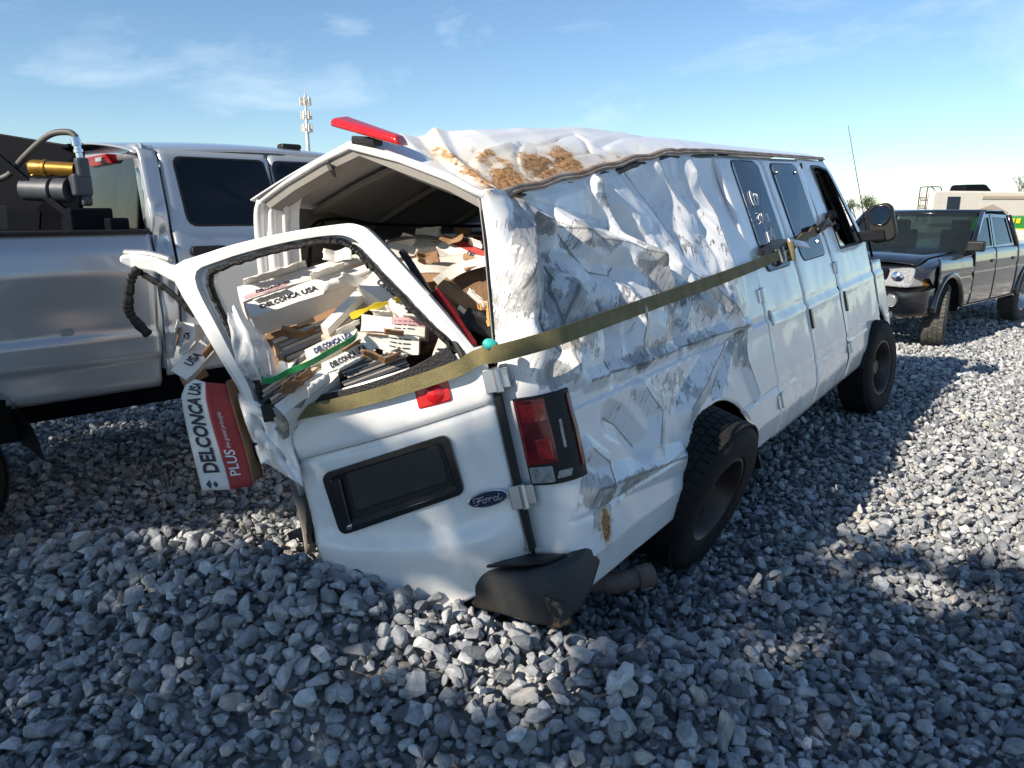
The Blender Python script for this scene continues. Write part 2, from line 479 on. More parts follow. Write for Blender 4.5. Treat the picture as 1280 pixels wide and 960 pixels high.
def scatter(x0, x1, y0, y1, cell, lo, hi, lift, keepfn):
    nx_, ny_ = int((x1 - x0) / cell), int((y1 - y0) / cell)
    X, Y = np.meshgrid(np.arange(nx_), np.arange(ny_), indexing='ij')
    X = x0 + (X.ravel() + rng.uniform(-.15, 1.15, nx_ * ny_)) * cell
    Y = y0 + (Y.ravel() + rng.uniform(-.15, 1.15, nx_ * ny_)) * cell
    k = keepfn(X, Y); X, Y = X[k], Y[k]
    s = lo + (hi - lo) * rng.beta(1.3, 2.8, len(X))
    Z = gz_arr(X, Y) + lift + (s - lo) * 0.12 + rng.uniform(-.012, .012, len(X))
    return np.stack([X, Y, Z], 1), s
def wedge(y0, y1):
    def f(X, Y):
        return (np.abs(X - 0.12 * Y) < 0.72 * Y + 1.3) & (Y >= y0) & (Y < y1)
    return f
parts_ = [scatter(-6, 8, 1.2, 6.2, 0.043, 0.045, 0.080, -0.048, wedge(1.2, 6.2)),
          scatter(-8, 12, 6.2, 11, 0.075, 0.07, 0.11, -0.045, wedge(6.2, 11)),
          scatter(-6, 8, 1.2, 6.2, 0.040, 0.024, 0.072, -0.020, wedge(1.2, 6.2)),
          scatter(-6, 8, 1.2, 6.2, 0.078, 0.036, 0.100, 0.006, wedge(1.2, 6.2)),
          scatter(-8, 12, 6.2, 11, 0.058, 0.04, 0.092, -0.012, wedge(6.2, 11)),
          scatter(-11, 18, 11, 19, 0.105, 0.08, 0.16, -0.012, wedge(11, 19))]
# looser, bigger stones over the heap
def heap(X, Y): return gz_arr(X, Y) > 0.10
parts_.append(scatter(-3, 1.6, 1.6, 3.9, 0.085, 0.05, 0.115, 0.016, heap))
PTS = np.concatenate([p for p, s in parts_]); SC = np.concatenate([s for p, s in parts_])
N_ = len(PTS)
me = bpy.data.meshes.new('gravel')
me.vertices.add(N_); me.vertices.foreach_set('co', PTS.ravel())
a = me.attributes.new('stone_scale', 'FLOAT_VECTOR', 'POINT')
sv = SC[:, None] * rng.uniform(0.85, 1.2, (N_, 3)); a.data.foreach_set('vector', sv.ravel())
a = me.attributes.new('stone_turn', 'FLOAT_VECTOR', 'POINT')
rt = np.stack([rng.normal(0, .55, N_), rng.normal(0, .55, N_), rng.uniform(0, 6.283, N_)], 1); a.data.foreach_set('vector', rt.ravel())
a = me.attributes.new('stone_pick', 'INT', 'POINT'); a.data.foreach_set('value', rng.integers(0, NP, N_).astype(np.int32))
gravel = bpy.data.objects.new('gravel', me); col.objects.link(gravel)
me.materials.append(sm_)
tag(gravel, 'loose grey crushed stone covering the whole yard and heaped behind the van', 'gravel', kind='stuff')
ng = bpy.data.node_groups.new('gravel_scatter', 'GeometryNodeTree')
ng.interface.new_socket('Geometry', in_out='INPUT', socket_type='NodeSocketGeometry')
ng.interface.new_socket('Geometry', in_out='OUTPUT', socket_type='NodeSocketGeometry')
gi, go = ng.nodes.new('NodeGroupInput'), ng.nodes.new('NodeGroupOutput')
ci = ng.nodes.new('GeometryNodeCollectionInfo'); ci.inputs['Collection'].default_value = protos
ci.inputs['Separate Children'].default_value = True; ci.inputs['Reset Children'].default_value = True
ip = ng.nodes.new('GeometryNodeInstanceOnPoints'); ip.inputs['Pick Instance'].default_value = True
def named(nm, ty):
    q = ng.nodes.new('GeometryNodeInputNamedAttribute'); q.data_type = ty; q.inputs['Name'].default_value = nm
    return [s for s in q.outputs if s.enabled and s.name == 'Attribute'][0]
e2r = ng.nodes.new('FunctionNodeEulerToRotation')
ng.links.new(gi.outputs[0], ip.inputs['Points']); ng.links.new(ci.outputs[0], ip.inputs['Instance'])
ng.links.new(named('stone_pick', 'INT'), ip.inputs['Instance Index'])
ng.links.new(named('stone_turn', 'FLOAT_VECTOR'), e2r.inputs[0]); ng.links.new(e2r.outputs[0], ip.inputs['Rotation'])
ng.links.new(named('stone_scale', 'FLOAT_VECTOR'), ip.inputs['Scale'])
ng.links.new(ip.outputs[0], go.inputs[0])
md = gravel.modifiers.new('scatter', 'NODES'); md.node_group = ng
print('gravel stones', N_)
# ------------------------------------------------------------------ the wrecked white van (local axes: u forward, a to its left, b up)
VU = (0.58985663, 0.80755128, 0.03386283); VA = (-0.77914747, 0.57926655, -0.2419219); VB = (-0.21497994, 0.11631509, 0.96970465)
VO = (0.299936, 2.283136, 0.0)
VAN_M = axes(VO, VU, VA, VB)
VAN_I = VAN_M.inverted()
van = empty('cargo_van', VAN_M, 'wrecked white cargo van with crushed roof and torn rear, leaning on the gravel', 'van')
def P3(p): return Vector(p)
def prof(b):
    return interp(b, [.28, .34, .42, .47, .60, .615, .63, .93, .985, 1.0, 1.04, 1.27, 1.9, 1.97, 2.02],
                  [.12, .07, .035, .014, .002, .010, .002, .000, -.004, .010, .006, .020, .115, .14, .20])

mat('black_rubber', (.008, .008, .009), .6, bump=.5, bscale=120)
# --- crumpled right quarter panel -------------------------------------------------
CREASE = [  # polyline in (u, b), outward height, half width left/right
    ([(.37, 1.70), (.60, 1.63), (.73, 1.58), (.92, 1.54), (1.08, 1.46), (1.15, 1.32), (1.17, 1.24)], .052, .10),
    ([(.41, 1.76), (.54, 1.70), (.60, 1.64)], -.030, .07),
    ([(.99, 1.85), (1.00, 1.72), (1.02, 1.62), (1.10, 1.48)], .040, .07),
    ([(1.03, 1.77), (1.09, 1.62), (1.19, 1.47), (1.21, 1.30), (1.16, 1.10)], -.050, .09),
    ([(.37, 1.70), (.28, 1.63), (.19, 1.53), (.12, 1.44)], .040, .09),
    ([(.37, 1.68), (.41, 1.58), (.42, 1.52), (.34, 1.41), (.30, 1.28)], -.050, .08),
    ([(.54, 1.62), (.61, 1.48), (.75, 1.42), (.85, 1.45)], -.034, .08),
    ([(.40, 1.41), (.28, 1.26), (.25, 1.12)], .034, .07),
    ([(.55, 1.40), (.60, 1.25), (.52, 1.08)], -.032, .08),
    ([(.74, 1.40), (.80, 1.26), (.74, 1.08)], .028, .08),
    ([(.32, 1.07), (.85, 1.05), (1.62, 1.04), (2.0, 1.02)], .020, .045),
    ([(1.13, 1.26), (1.13, 1.03)], -.030, .035),
    ([(1.58, 1.02), (1.28, .86), (1.05, .78)], .030, .09),
    ([(1.75, 1.02), (1.55, .86), (1.42, .76)], -.022, .06),
    ([(.44, .90), (.52, .86), (.63, .74)], -.028, .08),
    ([(.70, .96), (.80, .84), (.74, .72)], .022, .07),
    ([(.24, .69), (.60, .645), (.94, .60)], .020, .07),
    ([(1.95, 1.86), (2.0, 1.66), (1.88, 1.36)], .030, .12),
    ([(1.32, 1.90), (1.46, 1.72), (1.51, 1.56)], -.026, .13),
    ([(1.60, 1.92), (1.66, 1.78), (1.72, 1.64)], .020, .10),
    ([(.32, 1.45), (.20, 1.32), (.24, 1.20)], -.030, .06),
    ([(.25, .84), (.34, .76), (.30, .66)], .022, .05),
    ([(1.35, 1.40), (1.60, 1.25), (1.80, 1.08)], .024, .10),
    ([(1.85, 1.00), (1.82, .86), (1.90, .66)], .022, .06),
]
def seg_d(p, q, r):
    dx, dy = r[0] - q[0], r[1] - q[1]
    t = max(0, min(1, ((p[0] - q[0]) * dx + (p[1] - q[1]) * dy) / (dx * dx + dy * dy)))
    return math.hypot(p[0] - q[0] - t * dx, p[1] - q[1] - t * dy)
RAIL_U = [.10, .28, .61, 1.02, 1.35, 1.82, 2.30, 4.7]
RAIL_B = [1.785, 1.785, 1.832, 1.884, 1.930, 1.980, 1.987, 1.985]
def rail_b(u): return interp(u, RAIL_U, RAIL_B)
def rail_a(u): return interp(u, [.1, .35, .8, 1.5, 2.3, 4.7], [.10, .185, .20, .19, .155, .16])
ARCH = (1.40, .24, .50)
from mathutils.geometry import delaunay_2d_cdt
rf_ = random.Random(5); fpts = []; fh = []
for iu in range(-1, 13):
    for ib in range(-1, 11):
        u_, b_ = iu * .20 + rf_.uniform(-.09, .09), .34 + ib * .175 + rf_.uniform(-.08, .08)
        fpts.append(Vector((u_, b_)))
        k_ = (.14 + .86 * sm(b_, .98, 1.32)) * (1 - .9 * sm(u_, 1.75, 2.1)) * (1 - .78 * sm(u_, 1.2, 1.5) * sm(b_, 1.2, 1.4)) * sm(u_, .0, .22) * (1 - .8 * sm(b_, 1.80, 1.92))
        fh.append(rf_.choice((-1, 1)) * rf_.uniform(.35, 1) * .034 * k_)
_cd = delaunay_2d_cdt(fpts, [], [], 0, 1e-5)
FT = []
for tri in _cd[2]:
    P_ = [_cd[0][i] for i in tri]; H_ = [fh[_cd[3][i][0]] for i in tri]
    FT.append((P_, H_, min(p.x for p in P_), max(p.x for p in P_), min(p.y for p in P_), max(p.y for p in P_)))
_bins = {}
for T_ in FT:
    for i in range(int(T_[2] // .1) - 1, int(T_[3] // .1) + 2):
        for j in range(int(T_[4] // .1) - 1, int(T_[5] // .1) + 2): _bins.setdefault((i, j), []).append(T_)
def facet(u, b):
    for P_, H_, x0, x1, y0, y1 in _bins.get((int(u // .1), int(b // .1)), ()):
        if u < x0 - 1e-6 or u > x1 + 1e-6 or b < y0 - 1e-6 or b > y1 + 1e-6: continue
        (ax, ay), (bx, by), (cx_, cy_) = P_
        d = (by - cy_) * (ax - cx_) + (cx_ - bx) * (ay - cy_)
        if abs(d) < 1e-12: continue
        l1 = ((by - cy_) * (u - cx_) + (cx_ - bx) * (b - cy_)) / d; l2 = ((cy_ - ay) * (u - cx_) + (ax - cx_) * (b - cy_)) / d; l3 = 1 - l1 - l2
        if l1 >= -1e-6 and l2 >= -1e-6 and l3 >= -1e-6: return l1 * H_[0] + l2 * H_[1] + l3 * H_[2]
    return 0.0
def dent(u, b):
    wu, wb = .05 * noise.noise(Vector((u * 4, b * 4, 2))), .05 * noise.noise(Vector((u * 4, b * 4, 12)))
    h = facet(u + wu, b + wb)
    for pl, amp, w in CREASE:
        d = min(seg_d((u, b), pl[i], pl[i + 1]) for i in range(len(pl) - 1))
        if d < w: h += amp * 1.45 * (1 - d / w)
    up = sm(b, .95, 1.35)
    msk = (0.30 + 0.70 * up) * sm(u, .06, .25) * (1 - sm(u, 1.95, 2.2)) * (1 - 0.8 * (1 - sm(b, .42, .62)))
    q = Vector((u * 2.6, b * 2.2, 3.1))
    wq = Vector((noise.noise(q * 1.3), noise.noise(q * 1.3 + Vector((9, 4, 2))), 0)) * 0.35
    r1 = abs(noise.noise(q * 1.7 + wq)); r2 = abs(noise.noise(Vector((u * 8.0 + b * 2.6, b * 3.8 - u * 1.5, 7.7)) + wq * 2))
    h += msk * (0.020 * (0.26 - r1) + 0.012 * (0.22 - r2)) 
    # broad push-in of the upper panel
    h += 0.030 * math.exp(-((b - 1.20) / .16) ** 2) * sm(u, .15, .4) * (1 - sm(u, 1.7, 2.1))
    h -= 0.03 * math.exp(-((u - .80) / .30) ** 2 - ((b - 1.42) / .12) ** 2)
    h -= 0.035 * math.exp(-((u - .17) / .05) ** 2 - ((b - 1.13) / .05) ** 2)
    return h
def corner_path(s, b):     # s: distance along the skin from the rear door edge round the corner and forward
    w0 = interp(b, [.3, 1.14, 1.22, 1.36, 1.62, 1.78], [.115, .115, .09, .065, .02, .005])
    ca, cr_ = .13, .10      # corner radius
    a_edge = ca + w0
    if s < w0: return (.10, a_edge - s, 0.0)
    s -= w0
    L_ = cr_ * math.pi / 2
    if s < L_:
        t = s / cr_
        return (.10 + cr_ * (1 - math.cos(t)), ca - cr_ * math.sin(t) , t)
    return (.10 + cr_ + (s - L_), ca - cr_, math.pi / 2)
QN, QM = 320, 230
def quarter_pt(i, j):
    t = j
    bb = .345 + (1.0 - .345) * (t / .5) if t < .5 else None
    s = i * 2.345
    u0, a0, ang = corner_path(s, .8)
    # refine with the height dependent edge
    top = rail_b(u0) + .004
    b = .345 + (top - .345) * t
    u, a, ang = corner_path(s, b)
    pa = prof(b) * (ang / (math.pi / 2)) - 0.03
    if b > 1.4:                       # the crushed top edge follows the sagging rail
        k = sm(b, 1.4, top); pa = pa * (1 - k) + (rail_a(u) - .012 - .03) * k * sm(u, .1, .35) + pa * k * (1 - sm(u, .1, .35))
    h = dent(max(u, .12), b) * (0.25 + 0.75 * sm(ang, .4, 1.5))
    h *= 1 - 0.7 * sm(b, top - .05, top)
    u2 = u - math.cos(ang) * h * 0.6
    a2 = a + pa - math.sin(max(ang, .6)) * h + math.cos(ang) * 0
    # arch
    dx, dz = u2 - ARCH[0], b - ARCH[1]; d = math.hypot(dx, dz)
    if d < ARCH[2] and b < .8:
        u2, b = ARCH[0] + dx / d * ARCH[2], ARCH[1] + dz / d * ARCH[2]
        a2 = prof(b) + .004
    return (u2, a2, b, h)
q = MB(); qh = []; qs = []
for i in range(QN + 1):
    for j in range(QM + 1):
        u, a, b, h = quarter_pt(i / QN, j / QM); q.v.append((u, a, b)); qh.append(h); qs.append((i / QN * 2.345, 0, b))
def in_arch(v): return math.hypot(v[0] - ARCH[0], v[2] - ARCH[1]) < ARCH[2] + 1e-4 and v[2] < .8
for i in range(QN):
    for j in range(QM):
        a_ = i * (QM + 1) + j; f = (a_, a_ + QM + 1, a_ + QM + 2, a_ + 1)
        if all(in_arch(q.v[k]) for k in f): continue
        # lower edge sweeps up behind the wheel
        q.f.append(f)
quarter = q.build('quarter_panel', None, van, smooth=True, fix=False)
quarter.data.set_sharp_from_angle(angle=R(15))
quarter['label'] = 'crumpled and scraped white rear side panel'
wear = quarter.data.attributes.new('wear', 'FLOAT', 'POINT')
WB = [(.30, 1.55, .20, .20, .95), (.20, 1.40, .15, .22, .9), (.33, 1.32, .16, .14, 1.0), (.75, 1.60, .28, .07, .8), (1.05, 1.40, .10, .14, .9), (.60, 1.30, .25, .12, .6),
      (1.15, 1.25, .18, .22, .75), (1.55, 1.50, .30, .22, .5), (1.02, 1.75, .06, .12, .75), (1.75, .92, .22, .12, .85), (1.0, .90, .30, .10, .75), (.80, 1.08, .35, .06, .7),
      (1.45, .80, .25, .06, .7), (.17, 1.13, .07, .07, 1.15), (.22, .70, .08, .10, 1.0), (.26, .58, .07, .07, 1.2), (.50, .63, .20, .05, .75), (.55, .92, .15, .10, .5),
      (.35, 1.73, .12, .05, .9), (1.5, 1.22, .3, .12, .7), (1.85, 1.55, .12, .2, .35), (1.3, 1.05, .3, .06, .6)]
wv = []
for (u, a, b), h in zip(q.v, qh):
    w = max(k * math.exp(-((u - x) / sx) ** 2 - ((b - y) / sy) ** 2) for x, y, sx, sy, k in WB)
    w = w * .95 + max(0, min(.5, h * 9)) * (.35 + w) + .06
    wv.append(w)
wear.data.foreach_set('value', wv)
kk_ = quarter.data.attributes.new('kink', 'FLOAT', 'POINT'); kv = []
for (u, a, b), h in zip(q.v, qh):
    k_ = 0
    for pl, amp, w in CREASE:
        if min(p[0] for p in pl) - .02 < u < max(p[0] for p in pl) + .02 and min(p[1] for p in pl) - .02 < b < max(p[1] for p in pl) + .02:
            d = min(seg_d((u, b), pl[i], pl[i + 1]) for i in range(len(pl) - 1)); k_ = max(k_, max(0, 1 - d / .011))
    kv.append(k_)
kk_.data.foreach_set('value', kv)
sk_ = quarter.data.attributes.new('skin', 'FLOAT_VECTOR', 'POINT'); sk_.data.foreach_set('vector', [c for p in qs for c in p])
rsta = quarter.data.attributes.new('rust', 'FLOAT', 'POINT')
rsta.data.foreach_set('value', [1.1 * math.exp(-((u - .27) / .035) ** 2 - ((b - .54) / .09) ** 2) + .8 * math.exp(-((u - .32) / .2) ** 2 - ((b - 1.775) / .03) ** 2) + .7 * math.exp(-((u - 1.14) / .03) ** 2 - ((b - 1.12) / .1) ** 2) for u, a, b in q.v])

def scraped_mat(name, base):
    m = bpy.data.materials.new(name); m.use_nodes = True
    n, l = m.node_tree.nodes, m.node_tree.links
    b = n['Principled BSDF']; sock(b, 'Coat Weight', .35); sock(b, 'Coat Roughness', .08)
    tc = n.new('ShaderNodeTexCoord')
    sk = n.new('ShaderNodeAttribute'); sk.attribute_name = 'skin'
    def dot(v):
        x = n.new('ShaderNodeVectorMath'); x.operation = 'DOT_PRODUCT'; x.inputs[1].default_value = v
        l.new(sk.outputs['Vector'], x.inputs[0]); return x.outputs['Value']
    cb = n.new('ShaderNodeCombineXYZ')
    l.new(dot((.87 * 78, 0, -.50 * 78)), cb.inputs[0]); l.new(dot((.50 * 13, 0, .87 * 13)), cb.inputs[1])
    def nz(vec, sc, det=5, ro=.6):
        t = n.new('ShaderNodeTexNoise'); t.inputs['Scale'].default_value = sc; t.inputs['Detail'].default_value = det; t.inputs['Roughness'].default_value = ro
        l.new(vec, t.inputs['Vector']); return t.outputs['Fac']
    def mth(op, a, b_=None):
        x = n.new('ShaderNodeMath'); x.operation = op
        for i, v in enumerate((a, b_)):
            if v is None: continue
            if isinstance(v, (int, float)): x.inputs[i].default_value = v
            else: l.new(v, x.inputs[i])
        return x.outputs[0]
    def rng_(v, a, b_):
        x = n.new('ShaderNodeMapRange'); x.interpolation_type = 'SMOOTHSTEP'; x.inputs['From Min'].default_value = a; x.inputs['From Max'].default_value = b_
        l.new(v, x.inputs['Value']); return x.outputs['Result']
    def mixc(f, c1, c2):
        x = n.new('ShaderNodeMixRGB'); l.new(f, x.inputs['Fac'])
        for k, c in (('Color1', c1), ('Color2', c2)):
            if isinstance(c, tuple): x.inputs[k].default_value = c + (1,)
            else: l.new(c, x.inputs[k])
        return x.outputs['Color']
    at = n.new('ShaderNodeAttribute'); at.attribute_name = 'wear'
    ar = n.new('ShaderNodeAttribute'); ar.attribute_name = 'rust'
    streak = nz(cb.outputs[0], 1.0, 6, .65)
    blot = nz(tc.outputs['Object'], 13, 9, .68); rblot = nz(tc.outputs['Object'], 7, 10, .72)
    fine = nz(tc.outputs['Object'], 70, 4, .6)
    s = mth('ADD', mth('MULTIPLY', streak, .42), mth('MULTIPLY', blot, .84))
    wm = rng_(mth('ADD', s, mth('MULTIPLY', at.outputs['Fac'], .42)), .895, .93)
    thin = mth('MULTIPLY', rng_(mth('ADD', streak, mth('MULTIPLY', at.outputs['Fac'], .06)), .615, .65), rng_(at.outputs['Fac'], .12, .40))
    grey = mixc(rng_(nz(tc.outputs['Object'], 9, 5), .35, .65), (.33, .33, .335), (.52, .51, .49))
    grey = mixc(rng_(nz(cb.outputs[0], 2.3, 4, .7), .54, .66), grey, (.22, .22, .22))
    c = mixc(wm, base, grey)
    c = mixc(mth('MULTIPLY', thin, .6), c, (.14, .14, .145))
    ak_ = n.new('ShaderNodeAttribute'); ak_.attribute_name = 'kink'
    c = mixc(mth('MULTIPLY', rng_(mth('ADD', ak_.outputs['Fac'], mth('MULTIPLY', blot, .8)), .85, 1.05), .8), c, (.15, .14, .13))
    rcol = mixc(rng_(fine, .32, .62), (.13, .055, .02), (.46, .25, .09))
    rm = mth('MULTIPLY', rng_(mth('ADD', mth('MULTIPLY', ar.outputs['Fac'], .40), rblot), .70, .78), rng_(ar.outputs['Fac'], .06, .30))
    stain = mth('MULTIPLY', rng_(mth('ADD', ar.outputs['Fac'], mth('MULTIPLY', mth('SUBTRACT', rblot, .5), 1.2)), .05, .75), .72)
    c = mixc(stain, c, (.62, .47, .27))
    c = mixc(rm, c, rcol)
    l.new(c, b.inputs['Base Color'])
    rg = mth('MAXIMUM', mth('MULTIPLY', wm, .32), mth('MULTIPLY', rm, .6))
    l.new(mth('ADD', rg, .24), b.inputs['Roughness'])
    l.new(mth('MULTIPLY', wm, .35), b.inputs['Metallic'])
    bp = n.new('ShaderNodeBump'); bp.inputs['Strength'].default_value = .5; bp.inputs['Distance'].default_value = .004; bp.invert = True
    l.new(mth('ADD', mth('MULTIPLY', wm, mth('ADD', streak, .3)), mth('MULTIPLY', rm, .4)), bp.inputs['Height']); l.new(bp.outputs['Normal'], b.inputs['Normal'])
    MATS[name] = m
    return m
quarter.data.materials.append(scraped_mat('scraped_paint', (.755, .76, .765)))
d_ = quarter.modifiers.new('solid', 'SOLIDIFY'); d_.thickness = .004; d_.offset = -1 if False else 0

# arch lip and wheel well
m_ = MB(); m_.tube([(ARCH[0] + ARCH[2] * math.cos(t), prof(ARCH[1] + ARCH[2] * math.sin(t)) + .012, ARCH[1] + ARCH[2] * math.sin(t)) for t in np.linspace(R(12), R(168), 40)], .010, 6)
m_.build('arch_lip', 'white_paint', van, smooth=True)
m_ = MB(); m_.lathe([(.53, .05), (.53, .55), (.05, .55)], 24, M=Matrix.Rotation(R(-90), 3, 'X'), c=(ARCH[0], 0, ARCH[1]), a0=R(180), a1=R(360))
m_.build('wheel_well', 'black_plastic', van, smooth='auto')

# --- roof -------------------------------------------------------------------------
LEFT_U = [.10, .5, 1.2, 4.7]; LEFT_A = [1.34, 1.55, 1.84, 1.84]; LEFT_B = [2.075, 2.06, 2.0, 1.985]
RID_U = [.10, .25, .6, .95, 1.4, 2.1, 2.8, 4.7]
RID_A = [.66, .58, .46, .44, .44, .44, .44, .44]
RID_B = [2.12, 2.13, 2.125, 2.145, 2.165, 2.150, 2.135, 2.110]
rf2 = random.Random(9); rp_, rh_ = [], []
for iu in range(-1, 20):
    for it in range(-1, 12):
        rp_.append(Vector((iu * .17 + rf2.uniform(-.07, .07), it * .16 + rf2.uniform(-.06, .06)))); rh_.append(rf2.choice((-1, 1)) * rf2.uniform(.3, 1))
_cd2 = delaunay_2d_cdt(rp_, [], [], 0, 1e-5); _b1 = _bins; _bins = {}
for tri in _cd2[2]:
    P_ = [_cd2[0][i] for i in tri]; T_ = (P_, [rh_[_cd2[3][i][0]] for i in tri], min(p.x for p in P_), max(p.x for p in P_), min(p.y for p in P_), max(p.y for p in P_))
    for i in range(int(T_[2] // .1) - 1, int(T_[3] // .1) + 2):
        for j in range(int(T_[4] // .1) - 1, int(T_[5] // .1) + 2): _bins.setdefault((i, j), []).append(T_)
def roof_pt(u, t, wr=True):
    ar_, br_ = rail_a(u), rail_b(u)
    ak, bk = interp(u, RID_U, RID_A), interp(u, RID_U, RID_B)
    al, bl = interp(u, LEFT_U, LEFT_A), interp(u, LEFT_U, LEFT_B)
    kk = .34
    if t < kk:
        x = t / kk
        bulge = interp(u, [.1, .5, 2.0, 2.6], [.0, .03, .03, .035])
        a = ar_ + (ak - ar_) * x; b = br_ + (bk - br_) * x + bulge * math.sin(math.pi * x) * (1 - .3 * x)
    else:
        x = (t - kk) / (1 - kk)
        a = ak + (al - ak) * x
        b = bk + (bl - bk) * x + .035 * math.sin(math.pi * x) * interp(u, [.1, 1.0], [.2, 1])
    if wr:
        f = (1 - sm(u, 1.9, 2.6)) * sm(u, .12, .4)
        e = sm(t, 0, .05)
        q_ = Vector((u * 3.2, t * 5.0, 1.7))
        b += f * e * .004 * facet(u + .03 * noise.noise(q_), t * 1.6 + .03 * noise.noise(q_ + Vector((4, 4, 4)))) * (1 - .6 * sm(t, .35, .6))
        # the folded lip where the outer skin was rolled over
        for pl, am, w in ROOF_CR:
            d = min(seg_d((u, t * 1.6), pl[i], pl[i + 1]) for i in range(len(pl) - 1))
            if d < w: b += am * (1 - d / w)
    return (u, a, b)
ROOF_CR = [([(.28, .0), (.30, .25), (.44, .55)], .018, .04), ([(.20, .0), (.24, .25), (.36, .55)], -.022, .06),
           ([(.76, .32), (.88, .28), (.98, .30), (1.1, .36), (1.25, .40), (1.22, .26), (1.15, .14)], -.010, .025),
           ([(.45, .12), (.7, .16), (.95, .12), (1.2, .10)], .008, .05), ([(.5, .40), (.8, .45), (1.3, .50), (1.8, .46)], .008, .05),
           ([(1.3, .18), (1.6, .30), (1.9, .34)], -.014, .06), ([(.55, .10), (.62, .20), (.76, .32)], -.008, .02), ([(.60, .05), (.78, .10), (.98, .12), (1.15, .14)], -.008, .02), ([(1.15, .14), (1.3, .08), (1.5, .04)], -.008, .02), ([(.38, .18), (.5, .26), (.66, .30)], .014, .04)]
RN, RM = 280, 130
r_ = MB()
for i in range(RN + 1):
    u = .10 + 4.52 * (i / RN) ** 1.35
    for j in range(RM + 1): r_.v.append(roof_pt(u, (j / RM) ** 1.3))
r_.f = [(i * (RM + 1) + j, (i + 1) * (RM + 1) + j, (i + 1) * (RM + 1) + j + 1, i * (RM + 1) + j + 1) for i in range(RN) for j in range(RM)]
roof = r_.build('roof', MATS['scraped_paint'], van, smooth=True, fix=False)
roof.data.set_sharp_from_angle(angle=R(15))
roof['label'] = 'buckled white roof, rusty and folded at the rear corner'
wv, rv = [], []
for i in range(RN + 1):
    u = .10 + 4.52 * (i / RN) ** 1.35
    for j in range(RM + 1):
        t = (j / RM) ** 1.3
        c = 0
        for pl, am, w in ROOF_CR[:3] + ROOF_CR[7:8]:
            d = min(seg_d((u, t * 1.6), pl[k], pl[k + 1]) for k in range(len(pl) - 1))
            c = max(c, math.exp(-(d / .016) ** 2) * (.45 + .5 * noise.noise(Vector((u * 9, t * 14, 3)))))
        c = max(c, 1.0 * math.exp(-((u - .46) / .20) ** 2 - ((t - .03) / .07) ** 2), .72 * math.exp(-((u - .66) / .50) ** 4 - ((t - .05) / .15) ** 2), .72 * math.exp(-((u - .30) / .07) ** 2 - ((t - .12) / .2) ** 2), .5 * math.exp(-((u - 1.2) / .5) ** 2 - ((t - .02) / .05) ** 2), .75 * math.exp(-((u - .85) / .35) ** 2 - (t / .035) ** 2), .75 * math.exp(-((u - 1.45) / .18) ** 2 - (t / .03) ** 2),
                .7 * math.exp(-((u - .3) / .05) ** 2 - ((t - .1) / .12) ** 2))
        rv.append(c); wv.append(.35 * math.exp(-((u - .8) / .5) ** 2 - ((t - .12) / .12) ** 2))
sk_ = roof.data.attributes.new('skin', 'FLOAT_VECTOR', 'POINT'); sk_.data.foreach_set('vector', [c for p in r_.v for c in (p[0], 0, p[1])])
a_ = roof.data.attributes.new('wear', 'FLOAT', 'POINT'); a_.data.foreach_set('value', wv)
a_ = roof.data.attributes.new('rust', 'FLOAT', 'POINT'); a_.data.foreach_set('value', rv)
d_ = roof.modifiers.new('solid', 'SOLIDIFY'); d_.thickness = .006; d_.offset = 0

m_ = MB(); pts = [(u, rail_a(u) - .012, rail_b(u) + .004 + .006 * math.sin(u * 19) * (u < 1.9)) for u in np.linspace(.12, 4.62, 60)]
m_.tube(pts, [.016 if p[0] < 2 else .013 for p in pts], 6)
m_.tube([(p[0], p[1] - .014, p[2] - .012) for p in pts], .007, 5)
m_.build('drip_rail', 'rusty_rail', van, smooth=True)
m_ = MB(); m_.tube([(p[0], p[1] + .012, p[2] - .030) for p in pts if p[0] < 2.4], [.020] * len([p for p in pts if p[0] < 2.4]), 6)
m_.build('rail_gap', 'black_plastic', van, smooth=True)

# --- rear opening: header and pillars ---------------------------------------------
HEAD = [(.10, .19, 1.20), (.10, .165, 1.35), (.10, .11, 1.62), (.11, .095, 1.765), (.10, .228, 1.868), (.10, .43, 1.99), (.10, .66, 2.105), (.11, .86, 2.105), (.12, 1.10, 2.09), (.13, 1.30, 2.065),
        (.15, 1.37, 2.02), (.17, 1.44, 1.90), (.20, 1.55, 1.62), (.22, 1.66, 1.20), (.25, 1.72, .70)]
m_ = MB(); m_.tube(HEAD[3:10], .015, 8); m_.build('header_gutter', 'white_paint', van, smooth=True)
def offs(pts, du, da, db): return [(p[0] + du, p[1] + da * (-1 if p[1] < .8 else 1) * 1, p[2] + db) for p in pts]
m_ = MB()
hs = HEAD[3:10]
outer_ = hs; inner_ = [(p[0] + .015, p[1] + (.02 if p[1] < .6 else -.02), p[2] - .040) for p in hs]; deep_ = [(p[0] + .07, p[1] + (.03 if p[1] < .6 else -.03), p[2] - .058) for p in hs]
k = len(hs); m_.add(outer_ + inner_ + deep_, [(i, i + 1, k + i + 1, k + i) for i in range(k - 1)] + [(k + i, k + i + 1, 2 * k + i + 1, 2 * k + i) for i in range(k - 1)])
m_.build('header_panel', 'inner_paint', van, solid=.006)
for nm, pl, dirn in (('rear_pillar', HEAD[9:], -1),):
    m_ = MB()
    for off, w, mt in ((0, .026, None), (.055, .020, None), (.11, .016, None)):
        m_.tube([(p[0] + off * .5, p[1] + dirn * off, p[2] - off * .25) for p in catmull(pl, 4)], w, 6, flat=.7)
    m_.build(nm, 'white_paint', van, smooth=True)
m_ = MB(); k0 = catmull(HEAD[9:], 3)
m_.add([p for p in k0] + [(p[0] + .10, p[1] - .15, p[2] - .02) for p in k0], [(i, i + 1, len(k0) + i + 1, len(k0) + i) for i in range(len(k0) - 1)])
